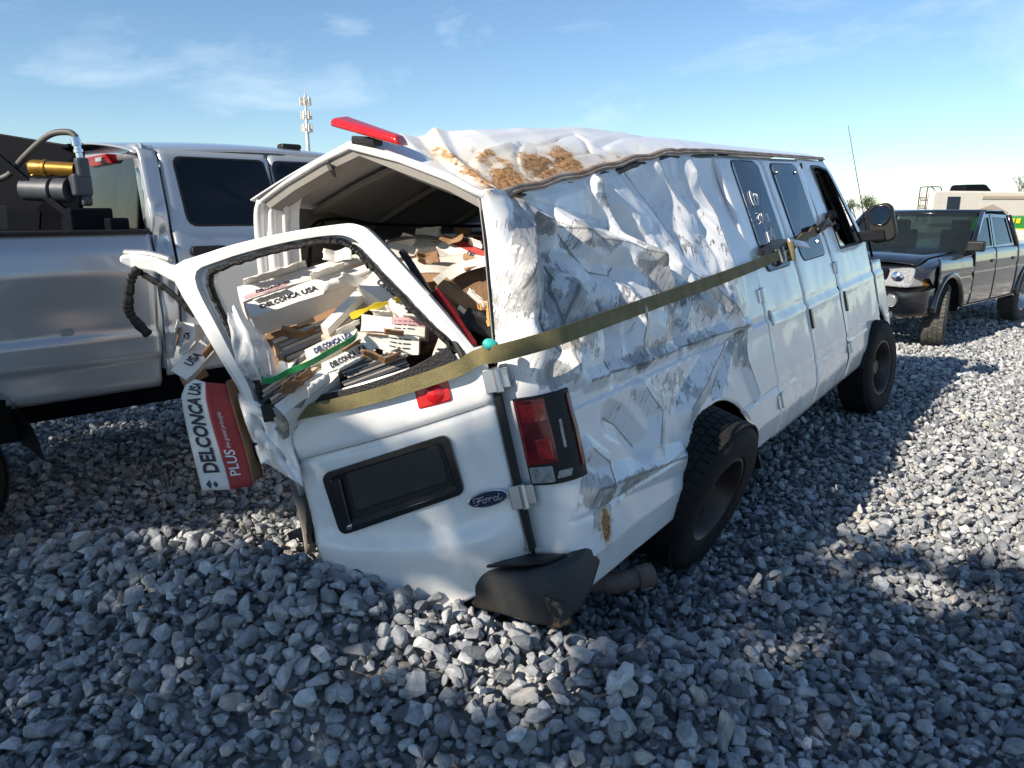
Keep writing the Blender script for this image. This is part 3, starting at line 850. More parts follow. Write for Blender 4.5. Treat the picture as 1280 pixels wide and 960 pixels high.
m_.build('pillar_flange', 'white_paint', van, solid=.006)
m_ = MB(); m_.grid(lambda s, t: (.105 + .12 * s, interp(1.2 + .58 * t, [1.2, 1.36, 1.62, 1.78], [.19, .165, .12, .10]) + .02 + .03 * s, 1.2 + .58 * t), 3, 10); m_.build('pillar_inner', 'inner_paint', van, smooth=True, solid=.004)
# bracket hole at the header corner
m_ = MB(); m_.lathe([(.001, 0), (.030, 0), (.034, .006)], 14, M=Matrix.Rotation(R(70), 3, 'Y') @ Matrix.Rotation(R(30), 3, 'X'), c=(.10, .80, 2.055)); m_.build('bracket_hole', 'black_gloss', van)

# --- inside -----------------------------------------------------------------------
def left_a(u, b): 
    f = sm(u, .1, 1.6)
    ra = interp(b, [.4, .7, 1.2, 1.62, 1.9, 2.08], [1.74, 1.72, 1.66, 1.55, 1.44, 1.36]); fa = interp(b, [.4, 1.2, 2.05], [1.97, 1.96, 1.85])
    return ra + (fa - ra) * f
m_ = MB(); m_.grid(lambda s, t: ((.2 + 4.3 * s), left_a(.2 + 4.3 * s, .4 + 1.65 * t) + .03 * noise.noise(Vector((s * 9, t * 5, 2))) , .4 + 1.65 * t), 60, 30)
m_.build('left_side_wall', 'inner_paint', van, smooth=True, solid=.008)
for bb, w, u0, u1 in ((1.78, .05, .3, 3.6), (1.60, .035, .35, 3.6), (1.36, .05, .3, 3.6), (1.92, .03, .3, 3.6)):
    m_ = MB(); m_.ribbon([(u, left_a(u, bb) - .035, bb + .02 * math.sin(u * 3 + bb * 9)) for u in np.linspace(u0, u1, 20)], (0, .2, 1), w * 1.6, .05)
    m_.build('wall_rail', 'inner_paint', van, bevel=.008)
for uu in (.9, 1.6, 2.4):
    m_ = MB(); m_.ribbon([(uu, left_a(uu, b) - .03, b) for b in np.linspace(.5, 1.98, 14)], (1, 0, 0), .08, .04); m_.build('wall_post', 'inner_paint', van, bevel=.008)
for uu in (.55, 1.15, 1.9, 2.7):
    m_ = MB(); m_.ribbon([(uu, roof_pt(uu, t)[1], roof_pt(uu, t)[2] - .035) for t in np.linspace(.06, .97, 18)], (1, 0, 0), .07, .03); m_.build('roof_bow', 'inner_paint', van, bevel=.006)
m_ = MB(); m_.box((2.1, left_a(2.1, 1.55) - .03, 1.5), (.75, .02, .36)); m_.build('left_window', 'tint_glass', van, bevel=.01)
for pl in ([(.22, 1.36, 1.90), (.37, 1.40, 1.93), (.45, 1.42, 1.95), (.54, 1.44, 1.99), (.74, 1.48, 2.0), (1.0, 1.56, 1.98), (1.5, 1.66, 1.97), (2.2, 1.70, 1.94)],
           [(.25, 1.44, 1.66), (.30, 1.36, 1.68), (.33, 1.34, 1.78), (.40, 1.36, 1.90), (.52, 1.40, 1.97)],
           [(.25, 1.46, 1.58), (.33, 1.34, 1.62), (.38, 1.30, 1.50), (.40, 1.28, 1.36)],
           [(.9, 1.45, 1.78), (1.0, 1.35, 1.62), (1.15, 1.2, 1.46)], [(.6, .55, 1.96), (.9, .9, 2.02), (1.3, 1.2, 2.02)], [(1.3, .3, 1.8), (1.6, .8, 1.5), (1.9, 1.2, 1.3)]):
    m_ = MB(); m_.tube(catmull(pl, 6), .009, 6); m_.build('loose_wire', 'black_plastic', van, smooth=True)
m_ = MB(); m_.box((2.35, 1.0, .47), (4.2, 1.86, .05)); m_.build('load_floor', 'steel_black', van)
m_ = MB(); m_.box((2.35, 1.0, .36), (4.4, 1.0, .14)); m_.build('chassis', 'steel_black', van, bevel=.01)
m_ = MB(); m_.box((3.96, .98, 1.22), (.03, 1.70, 1.44)); m_.build('light_block_partition', 'steel_black', van)  # added partition that keeps windscreen light out of the load space
# inner skin closing the right side, black so the door gaps read as shade
m_ = MB(); m_.grid(lambda s, t: (2.0 + 1.93 * s, prof(.36 + 1.60 * t) + .045, .36 + 1.60 * t), 4, 20); m_.build('dark_gap_backing', 'black_plastic', van, solid=.004)

# --- side doors, front door, fender ----------------------------------------------
def skin(u0, u1, b0, b1, off=0.0, nu=30, nb=60, wav=.0035, seed=0.0, hole=None):
    m = MB()
    def fn(s, t):
        u = u0 + (u1 - u0) * s; b = b0 + (b1 - b0) * t
        w = wav * (noise.noise(Vector((u * 3 + seed, b * 2.4, seed))) + .5 * noise.noise(Vector((u * 7, b * 5, seed + 4)))) 
        e = min(s * (u1 - u0), (1 - s) * (u1 - u0), (b - b0) + .1, (b1 - b) + .1)
        if e < .012: w += (.012 - e) * .5
        return (u, prof(b) + off + w, b)
    m.grid(fn, nu, nb, hole)
    return m
def plate_fn(off): return lambda x, y, t: (x, prof(y) + off - t, y)
def side_window(door, u0, u1, b0, b1, name='door_window'):
    m = MB(); lp = rrect(u0 - .009, b0 - .009, u1 + .009, b1 + .009, .065, 6); m.frame(lp, rrect(u0, b0, u1, b1, .06, 6), plate_fn(.004), 0, .008)
    m.build('window_seal', 'black_plastic', door, smooth=False)
    m = MB(); m.prism(rrect(u0, b0, u1, b1, .06, 6), plate_fn(.002), 0, .009); return m.build(name, 'tint_glass', door)
door_a = skin(2.285, 3.045, .315, 1.965, seed=2.0, wav=.006).build('cargo_door', 'white_paint', van, smooth=True, fix=False)
door_a['label'] = 'rear side cargo door with chalked numbers on its window'
w_a = side_window(door_a, 2.49, 2.94, 1.262, 1.93)
door_b = skin(3.057, 3.885, .315, 1.965, seed=5.0, wav=.005).build('cargo_door', 'white_paint', van, smooth=True, fix=False)
side_window(door_b, 3.19, 3.74, 1.262, 1.92)
for dd_ in (door_a, door_b):
    md_ = dd_.modifiers.new('solid', 'SOLIDIFY'); md_.thickness = .02; md_.offset = -1
# window latch buttons
for (u, b, d_) in ((3.25, 1.86, door_b), (3.66, 1.86, door_b), (3.62, 1.36, door_b)):
    m = MB(); m.lathe([(.001, .012), (.010, .010), (.011, 0)], 10, M=Matrix.Rotation(R(90), 3, 'X'), c=(u, prof(b) - .008, b)); m.build('window_latch', 'black_gloss', d_)
# handwriting on the glass
def stroke(pl, sc, u0, b0):
    return [(u0 + x * sc, prof(b0 + y * sc) - .011, b0 + y * sc) for x, y in pl]
def oval(cx, cy, rx, ry, a0=0, a1=360, n=12): return [(cx + rx * math.cos(R(a0 + (a1 - a0) * i / n)), cy + ry * math.sin(R(a0 + (a1 - a0) * i / n))) for i in range(n + 1)]
SCRIPT = [(2.62, 1.68, .052, [oval(0, .3, .4, .9), [(.3, 1.0), (.7, -.6)], oval(1.1, .2, .35, .7), [(1.5, .9), (1.7, -.5), (2.0, .8)]]),
          (2.60, 1.57, .036, [[(0, 1), (.8, .9), (.2, 0), (.9, -.6), (0, -.8)], oval(1.6, 0, .4, .8), [(2.3, 1), (2.3, -.8)], [(2.8, .9), (3.5, .7), (2.9, -.2), (3.6, -.8)], oval(4.4, 0, .4, .7), [(5.2, .8), (5.2, -.7), (5.8, -.6)]]),
          (2.66, 1.46, .044, [[(0, -.9), (.4, .9)], oval(1.1, 0, .4, .7), [(1.9, .9), (1.7, 0), (2.4, -.2), (2.0, -.9)], oval(2.5, .3, .35, .9)]),
          (2.64, 1.35, .036, [[(0, .1), (.7, .1)], [(1.2, .8), (2.0, .7), (1.5, -.8)], oval(2.7, .1, .4, .7), [(3.5, .8), (3.4, -.1), (4.2, -.1), (4.0, .7), (4.0, -.9)], oval(5.0, 0, .4, .8)])]
m = MB()
for u0, b0, sc, sts in SCRIPT:
    for st in sts: m.tube(stroke(st, sc, u0, b0), .0024, 4)
m.build('chalk_writing', 'chalk', door_a)
def box_handle(u, b, d_, h=.13, w=.035, mt='black_gloss', name='door_handle', pr=.014):
    m = MB(); m.prism(rrect(u - w / 2, b - h / 2, u + w / 2, b + h / 2, .012, 3), plate_fn(.0), 0, pr); return m.build(name, mt, d_, bevel=.003)
box_handle(3.09, .885, door_b)
for u, b, d_ in ((2.285, .53, door_a), (2.285, 1.14, door_a), (3.90, .55, door_b), (3.90, 1.145, door_b)):
    m = MB(); m.box((u - .03, prof(b) - .006, b), (.045, .012, .075)); m.box((u + .035, prof(b) - .006, b), (.05, .012, .085)); m.tube([(u, prof(b) - .012, b - .04), (u, prof(b) - .012, b + .04)], .012, 8)
    m.build('door_hinge', 'alloy', d_, bevel=.003)
box_handle(2.36, 1.0, door_a, .09, .03, 'bare_metal', 'latch_plate', .008)
# tear patch under the first window
m = MB()
front_door = MB()
lo = skin(3.90, 5.02, .315, 1.245, seed=8.0, wav=.004, nu=36, nb=40)
front_door.add(lo.v, lo.f)
out_l = [(3.90, 1.245), (4.40, 1.245), (5.02, 1.245), (4.93, 1.40), (4.80, 1.62), (4.66, 1.86), (4.58, 1.965), (4.2, 1.975), (3.90, 1.975), (3.90, 1.6)]
in_l = [(4.17, 1.262), (4.45, 1.262), (4.88, 1.262), (4.83, 1.40), (4.73, 1.60), (4.62, 1.80), (4.55, 1.895), (4.35, 1.925), (4.15, 1.925), (4.16, 1.6)]
front_door.frame(out_l, in_l, plate_fn(.0), 0, -.012)
fd = front_door.build('front_door', 'white_paint', van, smooth='auto')
fd['label'] = 'front passenger door with its window glass gone'
m = MB(); m.frame([(x, y) for x, y in rpoly(in_l, .02, 2)], [(x + (4.45 - x) * .06, y + (1.58 - y) * .06) for x, y in rpoly(in_l, .02, 2)], plate_fn(.006), 0, .010); m.build('window_seal', 'black_plastic', fd)
box_handle(3.985, .885, fd, .15, .04, 'black_gloss')
# fender, nose, hood, windscreen, left skin
m = MB()
def nose(s, t):
    u = 5.03 + .55 * s; b = .36 + .72 * t
    a = prof(b) + .26 * max(0, s - .55) ** 2 / .2 * .45
    return (u, a, b)
def arch2(s, t):
    u = 5.03 + .55 * s; b = .36 + .72 * t
    return math.hypot(u - 4.85, b - .32) > .44
m.grid(nose, 26, 34, arch2)
m.build('front_fender', 'white_paint', van, smooth=True, solid=.006)
m = MB(); m.tube([(4.85 + .44 * math.cos(t), prof(.6) + .01, .32 + .44 * math.sin(t)) for t in np.linspace(R(2), R(70), 18)], .012, 6); m.build('arch_lip', 'white_paint', van, smooth=True)
m = MB(); m.lathe([(.47, .03), (.47, .5), (.05, .5)], 20, M=Matrix.Rotation(R(-90), 3, 'X'), c=(4.85, 0, .30), a0=R(180), a1=R(360)); m.build('wheel_well', 'black_plastic', van, smooth='auto')
m = MB(); m.hexa([(5.0, .06, 1.06), (5.62, .14, 1.0), (5.62, 1.86, 1.0), (5.0, 1.94, 1.06), (5.0, .10, 1.20), (5.58, .2, 1.08), (5.58, 1.8, 1.08), (5.0, 1.90, 1.20)]); m.build('hood', 'white_paint', van, bevel=.03, smooth='auto')
m = MB(); m.hexa([(5.50, .12, .42), (5.62, .14, .42), (5.62, 1.86, .42), (5.50, 1.88, .42), (5.50, .12, 1.02), (5.60, .16, 1.0), (5.60, 1.84, 1.0), (5.50, 1.88, 1.02)]); m.build('grille_panel', 'black_plastic', van, bevel=.01)
for aa in (.33, 1.67):
    m = MB(); m.box((5.61, aa, .84), (.03, .30, .2)); m.build('headlight', 'clear_lens', van, bevel=.02)
m = MB(); m.hexa([(5.56, .1, .40), (5.74, .2, .40), (5.74, 1.8, .40), (5.56, 1.9, .40), (5.56, .1, .62), (5.72, .2, .60), (5.72, 1.8, .60), (5.56, 1.9, .62)]); m.build('front_bumper', 'chrome', van, bevel=.02)
m = MB(); m.grid(lambda s, t: (4.60 + .45 * (1 - t) + .10 * math.sin(math.pi * s), .17 + 1.66 * s - .05 * (1 - t) * (1 - 2 * s) * 1.2, 1.20 + .77 * t), 12, 6); m.build('windscreen', 'clear_glass', van, smooth=True, solid=.006)
for s_ in (0, 1):
    m = MB(); m.tube([(5.04, .11 + 1.78 * s_, 1.20), (4.82, .135 + 1.73 * s_, 1.60), (4.60, .17 + 1.66 * s_, 1.975)], .030, 8, flat=.7); m.build('windscreen_pillar', 'white_paint' if s_ else 'black_plastic', van, smooth=True)
m = MB(); m.grid(lambda s, t: (.3 + 5.2 * s, 2.0 - prof(.36 + 1.6 * t) - (0 if s > .3 else (1 - s / .3) * (2.0 - prof(.36 + 1.6 * t) - left_a(.3 + 5.2 * s, .36 + 1.6 * t) - .03)), .36 + (1.6 if s < .8 else .7) * t), 40, 20)
m.build('left_body_skin', 'white_paint', van, smooth=True, solid=.004)
m = MB(); m.box((4.85, 1.0, 1.08), (.35, 1.7, .22)); m.build('dashboard', 'black_plastic', van, bevel=.04)
for aa in (.5, 1.45):
    m = MB(); m.box((4.25, aa, .85), (.5, .5, .16)); m.box((4.02, aa, 1.18), (.13, .5, .62), Matrix.Rotation(R(-10), 3, 'Y')); m.build('cab_seat', 'seat_cloth', van, bevel=.05)
m = MB(); m.tube([(4.36 + .02 * math.sin(t), .32 + .075 * math.cos(t), 1.60 + .12 * math.sin(t)) for t in np.linspace(0, 2 * math.pi, 20, endpoint=False)], .026, 8, closed=True); m.build('headrest', 'seat_cloth', van, smooth=True)
m = MB(); m.tube([(4.72 + .05 * math.sin(t), 1.45 + .19 * math.cos(t), 1.22 + .17 * math.sin(t)) for t in np.linspace(0, 2 * math.pi, 24, endpoint=False)], .014, 8, closed=True); m.build('steering_wheel', 'black_plastic', van, smooth=True)

# door mirror
mir = MB(); mir.hexa([(4.86, .03, 1.27), (5.00, .03, 1.27), (5.06, -.14, 1.24), (4.98, -.14, 1.24), (4.86, .04, 1.36), (5.00, .04, 1.36), (5.06, -.14, 1.33), (4.98, -.14, 1.33)])
mh = mir.build('door_mirror', 'black_plastic', van, bevel=.015, smooth='auto')
m = MB(); lp = rrect(-.225, 1.225, -.015, 1.545, .06, 5)
m.prism(lp, lambda x, y, t: (5.0 + t, x * (1 if t < .08 else .93) - (0 if t < .08 else .008), 1.385 + (y - 1.385) * (1 if t < .08 else .9)), 0, .11); m.build('mirror_housing', 'black_plastic', mh, bevel=.02, smooth='auto')
m = MB(); m.prism(rrect(-.205, 1.375, -.04, 1.525, .07, 6), lambda x, y, t: (4.996 - t, x, y), 0, .006); m.build('mirror_glass', 'tint_glass', mh)
m = MB(); m.tube([(4.994, -.122 + .080 * math.cos(t), 1.45 + .078 * math.sin(t)) for t in np.linspace(0, 6.283, 24, endpoint=False)], .007, 6, closed=True); m.build('mirror_rim', 'black_gloss', mh, smooth=True)
m = MB(); m.tube([(5.16, .02, 1.12), (5.16, .03, 1.30)], .010, 8); m.tube([(5.16, .03, 1.28), (5.19, .04, 1.75), (5.21, .046, 2.25)], [.0045, .003, .002], 6); m.build('aerial', 'steel_black', van)
# --- wheels -----------------------------------------------------------------------
def wheel(parent, c, n_out, up, rad=.385, wid=.24, rim=.215, name='wheel', squash=0.0, tyre='rubber', rimm='rim_steel', spokes=8, local=True):
    z = Vector(n_out).normalized(); x = Vector(up); x = (x - z * x.dot(z)).normalized(); y = z.cross(x)
    M = Matrix((x, y, z)).transposed(); h = wid / 2
    def place(m, floor=None):
        return m
    base = MB()
    pr = [(rim * .98, -h * .80), (rim + .02, -h * .98), (rad - .06, -h * 1.06), (rad - .022, -h * .93), (rad - .006, -h * .74), (rad, -h * .4), (rad, h * .4), (rad - .006, h * .74), (rad - .022, h * .93), (rad - .06, h * 1.06), (rim + .02, h * .98), (rim * .98, h * .80)]
    base.lathe(pr, 48, M, c)
    # tread blocks
    for k in range(48):
        t = 2 * math.pi * k / 48
        for w0, w1, sh in ((-.80, -.42, 0), (-.36, -.02, .5), (.04, .38, 0), (.44, .82, .5)):
            tt = t + sh * 2 * math.pi / 48; dt = .052
            P = []
            for rr_ in (rad - .004, rad + .007):
                for (a_, b_) in ((-dt, w0), (dt, w0), (dt, w1), (-dt, w1)):
                    p = Vector((rr_ * math.cos(tt + a_), rr_ * math.sin(tt + a_), b_ * h)); P.append(M @ p + Vector(c))
            base.hexa(P)
    if squash:
        low = min((Vector(v) - Vector(c)).dot(-Vector(up)) for v in base.v)
        nv = []
        for v in base.v:
            d = (Vector(v) - Vector(c)).dot(Vector(up)); lim = -(rad - squash)
            if d < lim:
                v = tuple(Vector(v) + Vector(up) * (lim - d)); vv = Vector(v); zz = (vv - Vector(c)).dot(z); v = tuple(vv + z * zz * .18)
            nv.append(v)
        base.v = nv
    w = base.build(name, tyre, parent, smooth='auto')
    r = MB(); r.lathe([(rim, -h * .8), (rim, h * .8), (rim + .012, h * .93), (rim - .004, h * .93), (rim - .02, h * .75), (rim - .035, h * .1), (rim * .55, h * .30), (.06, h * .25), (.055, h * .55), (.001, h * .55)], 40, M, c)
    r.build('rim', rimm, w, smooth='auto')
    hb = MB()
    for k in range(spokes):
        t = 2 * math.pi * k / spokes
        hb.lathe([(.001, h * .36), (.010, h * .36), (.011, h * .2)], 6, M, Vector(c) + M @ Vector((.085 * math.cos(t), .085 * math.sin(t), 0)))
    hb.build('wheel_nuts', 'steel_black', w)['kind'] = 'stuff'
    hol = MB()
    for k in range(8):
        t = 2 * math.pi * (k + .5) / 8
        hol.lathe([(.001, h * .302), (.022, h * .302)], 10, M, Vector(c) + M @ Vector((rim * .68 * math.cos(t), rim * .68 * math.sin(t), .004)))
    hol.build('rim_holes', 'black_gloss', w)['kind'] = 'stuff'
    return w
def vl(p): return VAN_I @ Vector(p)
def vd(d): return VAN_I.to_3x3() @ Vector(d)
zup = vd((0, 0, 1))
rw = wheel(van, vl((.88, 3.42, .355)), vd((.75, -.60, -.29)), zup, rad=.385, wid=.25, squash=.03)
rw['label'] = 'flat rear tyre splayed out under the crushed wheel arch'
wheel(van, vl((2.98, 6.25, .37)), vd((.73, -.68, .06)), zup, rad=.385, wid=.25)
wheel(van, (4.8, 1.85, .36), (0, 1, 0), (0, 0, 1), rad=.36, wid=.24)
m = MB(); m.tube([vl((.72, 3.58, .40)), vl((-.3, 4.3, .22))], .05, 10); m.build('rear_axle', 'pipe_rust', van)

# --- rear lights, bumper, exhaust -------------------------------------------------
def wrap(s, b, off):      # point on the rear corner skin, pushed out
    u, a, ang = corner_path(s, b)
    return (u - math.cos(ang) * off, a + prof(b) * ang / (math.pi / 2) - .03 - math.sin(ang) * off, b)
def wrap_panel(name, s0, s1, b0, b1, off, th, mt, parent, skew=0.0, bevel=.004):
    m = MB(); ns, nb = 12, 4
    for o in (off, off + th):
        for i in range(ns + 1):
            for j in range(nb + 1):
                b = b0 + (b1 - b0) * j / nb; m.v.append(wrap(s0 + (s1 - s0) * i / ns + skew * (j / nb), b, o))
    K = (ns + 1) * (nb + 1); ix = lambda o, i, j: o * K + i * (nb + 1) + j
    for i in range(ns):
        for j in range(nb):
            m.f.append((ix(0, i, j), ix(0, i, j + 1), ix(0, i + 1, j + 1), ix(0, i + 1, j))); m.f.append((ix(1, i, j), ix(1, i + 1, j), ix(1, i + 1, j + 1), ix(1, i, j + 1)))
    for i in range(ns):
        m.f.append((ix(0, i, 0), ix(0, i + 1, 0), ix(1, i + 1, 0), ix(1, i, 0))); m.f.append((ix(0, i, nb), ix(1, i, nb), ix(1, i + 1, nb), ix(0, i + 1, nb)))
    for j in range(nb):
        m.f.append((ix(0, 0, j), ix(1, 0, j), ix(1, 0, j + 1), ix(0, 0, j + 1))); m.f.append((ix(0, ns, j), ix(0, ns, j + 1), ix(1, ns, j + 1), ix(1, ns, j)))
    return m.build(name, mt, parent, smooth='auto', bevel=bevel)
mat('red_lens_mid', (.30, .010, .012), .15, coat=.6, var=.5, vscale=25)
tl = wrap_panel('tail_light', .062, .275, .760, 1.075, .004, .012, 'black_plastic', van)
tl['label'] = 'broken red tail light with dark hollow'
wrap_panel('red_lens', .072, .180, .835, 1.066, .010, .010, 'red_lens_dark', tl)
wrap_panel('lens_edge', .072, .080, .835, 1.066, .018, .006, 'red_lens_mid', tl)
wrap_panel('red_lens', .125, .170, .850, .925, .018, .006, 'red_lens_mid', tl)
wrap_panel('red_lens', .088, .175, .985, 1.050, .018, .006, 'red_lens_mid', tl)
wrap_panel('red_lens', .252, .268, .80, 1.06, .012, .010, 'red_lens_dark', tl)
wrap_panel('reversing_lens', .075, .16, .770, .828, .014, .012, 'clear_lens', tl)
wrap_panel('broken_lens', .165, .21, .778, .805, .012, .008, 'clear_lens', tl, skew=.01)
wrap_panel('lamp_bulb', .205, .214, .88, .98, .012, .006, 'clear_lens', tl)
# bumper
BP = [(.02, 1.15, .47, .33), (-.02, .80, .475, .34), (-.045, .52, .48, .335), (-.065, .30, .488, .325), (-.075, .15, .495, .305), (-.05, .070, .505, .295), (.04, .025, .505, .32), (.11, .014, .51, .365), (.19, .012, .515, .43)]
m = MB(); ring = []
for u, a, t, b in BP:
    iu, ia = (.06, 0) if a > .1 else (.02, .05)
    ring.append([(u + .012, a, b), (u - .006, a, b + (t - b) * .25), (u - .004, a, b + (t - b) * .7), (u + .014, a, t), (u + iu + .05, a + ia, t + .006), (u + iu + .05, a + ia, b)])
vs = [p for r in ring for p in r]; fs = []
for i in range(len(ring) - 1):
    for j in range(6): fs.append((i * 6 + j, i * 6 + (j + 1) % 6, i * 6 + 6 + (j + 1) % 6, i * 6 + 6 + j))
fs += [(0, 1, 2, 3, 4, 5), tuple((len(ring) - 1) * 6 + j for j in range(5, -1, -1))]
m.add(vs, fs)
mat('bumper_grey', (.022, .023, .026), .5, dirt=.5, dirt_c=(.07, .067, .062), dscale=10, c2=(.035, .033, .03), vscale=7)
bmp = m.build('rear_bumper', 'bumper_grey', van, smooth='auto', bevel=.02, seg=3)
bmp['label'] = 'scuffed dark grey rear bumper end pushed into the stones'
m = MB(); m.prism([(-.055, .50), (-.05, .16), (-.02, .09), (.06, .05), (.06, .50)], lambda x, y, t: (x + .01, y, .500 + t + .012 * math.sin(y * 9) + .03 * (x + .055)), 0, .012); m.build('step_pad', 'black_plastic', bmp, bevel=.004)
mat('scuffed_plastic', (.22, .13, .06), .8, c2=(.03, .03, .03), vscale=26, thr=(.50, .60))
m = MB(); m.grid(lambda s, t: (-.042 + .022 * s + .05 * max(0, s - .5), .088 - .055 * s, .305 + (.12 - .05 * s) * t), 8, 8)
m.v = [(x - .022 - .003 * noise.noise(Vector((x * 60, y * 60, z * 60))), y - .008, z) for x, y, z in m.v]; m.build('torn_edge', 'scuffed_plastic', bmp, smooth=True, solid=.004)
m = MB(); m.tube([(.25, .35, .33), (.40, .10, .262), (.50, .035, .250)], .042, 14); m.lathe([(.046, 0), (.046, .07), (.036, .07), (.036, .0)], 16, M=(Vector((.50, .035, .250)) - Vector((.40, .10, .262))).to_track_quat('Z', 'Y').to_matrix(), c=(.47, .052, .253))
m.build('exhaust_pipe', 'pipe_rust', van, smooth='auto')
# stone lying on the bumper step is part of the gravel heap

# --- rear door (hinged on the right, swung open, sagging) ---------------------------
DX, DZ = Vector((-.5, .8660254, 0)), Vector((0, 0, 1)); DY = DZ.cross(DX)
door_m = axes((.05, .20, 0), DX, DY, DZ)
def dpt(d, y, b): return (d, y, b - .085 * d)
m = MB()
def panel(s, t):
    d = .765 * s; b = .50 + .78 * t
    bot = .035 * math.sin(math.pi * s) * (1 - t) ** 2 * 3
    y = .020 * math.sin(math.pi * min(1, s * 1.0)) ** .5 * (1 if t > 0 else 1)
    y += .012 * sm(b, .60, .50) * -2.0 - .010 * (1 - sm(b, 1.075, 1.09)) * sm(b, 1.055, 1.07) + .010 * sm(b, 1.06, 1.10)
    y += .007 * noise.noise(Vector((d * 4, b * 4, 1))) + .003 * noise.noise(Vector((d * 11, b * 9, 5)))
    y += .020 * math.exp(-((b - .63 - .12 * s) / .05) ** 2) * sm(s, 0, .2)
    e = min(s, 1 - s) * .765
    if e < .02: y -= (.02 - e) * .8
    return dpt(d, y, b - bot)
m.grid(panel, 60, 70)
rdoor = m.build('rear_door', 'door_paint', van, smooth=True, solid=.006)
rdoor.matrix_local = door_m
rdoor['label'] = 'right rear door swung open and sagging, its window frame bent'
m = MB(); m.tube([tuple(Vector(panel(s_, (1.078 - .50) / .78)) + Vector((0, .003, 0))) for s_ in np.linspace(.02, .98, 30)], .0022, 5); m.build('crease_shade_line', 'black_plastic', rdoor)  # dark tube standing in for the shade in the pressed groove
m = MB(); m.box(dpt(.38, -.025, .90), (.74, .035, .74), Matrix.Rotation(R(4.8), 3, 'Y')); m.build('door_inner_panel', 'inner_paint', rdoor, bevel=.01)
OUT = [(.86, 1.20), (.905, 1.32), (.965, 1.55), (1.005, 1.76), (.86, 1.795), (.62, 1.80), (.40, 1.785), (.31, 1.765), (.255, 1.70), (.135, 1.483), (.03, 1.28), (.02, 1.24), (.25, 1.19), (.55, 1.165)]
INN = [(.80, 1.235), (.83, 1.34), (.862, 1.52), (.880, 1.70), (.80, 1.735), (.58, 1.745), (.43, 1.735), (.365, 1.705), (.320, 1.64), (.215, 1.46), (.115, 1.305), (.110, 1.285), (.28, 1.245), (.55, 1.225)]
def closed_smooth(P, n=4):
    Q = [Vector((x, y, 0)) for x, y in P]; k = len(Q); out = []
    for i in range(k):
        a, b, c, d = Q[i - 1], Q[i], Q[(i + 1) % k], Q[(i + 2) % k]
        for j in range(n):
            t = j / n; p = 0.5 * ((2 * b) + (c - a) * t + (2 * a - 5 * b + 4 * c - d) * t * t + (3 * b - a - 3 * c + d) * t ** 3); out.append((p.x, p.y))
    return out
fo, fi = closed_smooth(OUT), closed_smooth(INN)
def bend(x, y, t): return (x, t + .06 * max(0, y - 1.25) / .55 - .02 * max(0, x - .75), y)
k = len(fo); m = MB()
lev = [(0, .0, -.035), (0, .002, .012), (.25, .0, .026), (.62, .0, .022), (.68, 0, -.004), (1.0, 0, -.012), (1.0, 0, -.035)]
for f_, e_, y_ in lev: m.v += [bend(a[0] + (b[0] - a[0]) * f_, a[1] + (b[1] - a[1]) * f_, y_) for a, b in zip(fo, fi)]
for r in range(len(lev) - 1):
    for i in range(k): m.f.append((r * k + i, r * k + (i + 1) % k, (r + 1) * k + (i + 1) % k, (r + 1) * k + i))
m.build('window_frame', 'white_paint', rdoor, smooth='auto')
m = MB(); sl = [bend(a[0] * .06 + b[0] * .94, a[1] * .06 + b[1] * .94, .006) for a, b in zip(closed_smooth(OUT, 12), closed_smooth(INN, 12))]
sl_n = len(sl); m.tube([(p[0] + random.uniform(-.0025, .0025), p[1], p[2] + random.uniform(-.003, .003)) for p in sl], [random.uniform(.017, .022) for _ in sl], 7, closed=True, flat=.55); m.build('window_seal', 'black_rubber', rdoor)
m = MB(); m.ribbon(catmull([(.83, .030, 1.205), (.55, .036, 1.200), (.28, .036, 1.222), (.10, .030, 1.275)], 5), (0, 0, 1), .062, .012); m.build('window_seal', 'black_rubber', rdoor, bevel=.003)
# plate recess
PR = [(.165, .735), (.665, .735), (.675, .990), (.175, 1.005)]
PR = [(.168, .800), (.655, .770), (.672, 1.008), (.183, 1.022)]
def pl_fn(x, y, t): return (x, t, y - .085 * x)
lo_ = rpoly(PR, .035, 4); li_ = [(.42 + (x - .42) * .88, .90 + (y - .90) * .80) for x, y in lo_]; ld_ = [(.42 + (x - .42) * .80, .90 + (y - .90) * .66) for x, y in lo_]
m = MB(); m.frame(lo_, li_, pl_fn, .014, .036); m.build('plate_bezel', 'black_gloss', rdoor, smooth=False, bevel=.003)
m = MB(); kk = len(li_); m.v = [pl_fn(x, y, .034) for x, y in li_] + [pl_fn(x, y, .031) for x, y in ld_]; m.f = [(i, (i + 1) % kk, kk + (i + 1) % kk, kk + i) for i in range(kk)]; m.build('plate_recess', 'black_plastic', rdoor, solid=.002)
m = MB(); m.prism([(.42 + (x - .42) * .95, .90 + (y - .90) * .95) for x, y in lo_], pl_fn, .016, .028); m.build('plate_back', 'black_plastic', rdoor)
mat('plate_mount', (.030, .030, .030), .6, dirt=.6, dirt_c=(.08, .076, .068), dscale=9, spec=.3)
m = MB(); m.prism([(.22, .86), (.575, .845), (.58, .985), (.225, .995)], pl_fn, .027, .036); m.build('plate_mount', 'plate_mount', rdoor, bevel=.004)
m = MB(); m.prism(rrect(.60, .80, .64, .98, .008, 2), pl_fn, .034, .048); m.build('door_latch', 'black_gloss', rdoor, bevel=.004)
m = MB(); m.lathe([(.001, .012), (.013, .010), (.016, 0)], 14, M=Matrix.Rotation(R(-90), 3, 'X'), c=pl_fn(.612, .800, .036)); m.build('door_lock', 'chrome', rdoor, smooth='auto')
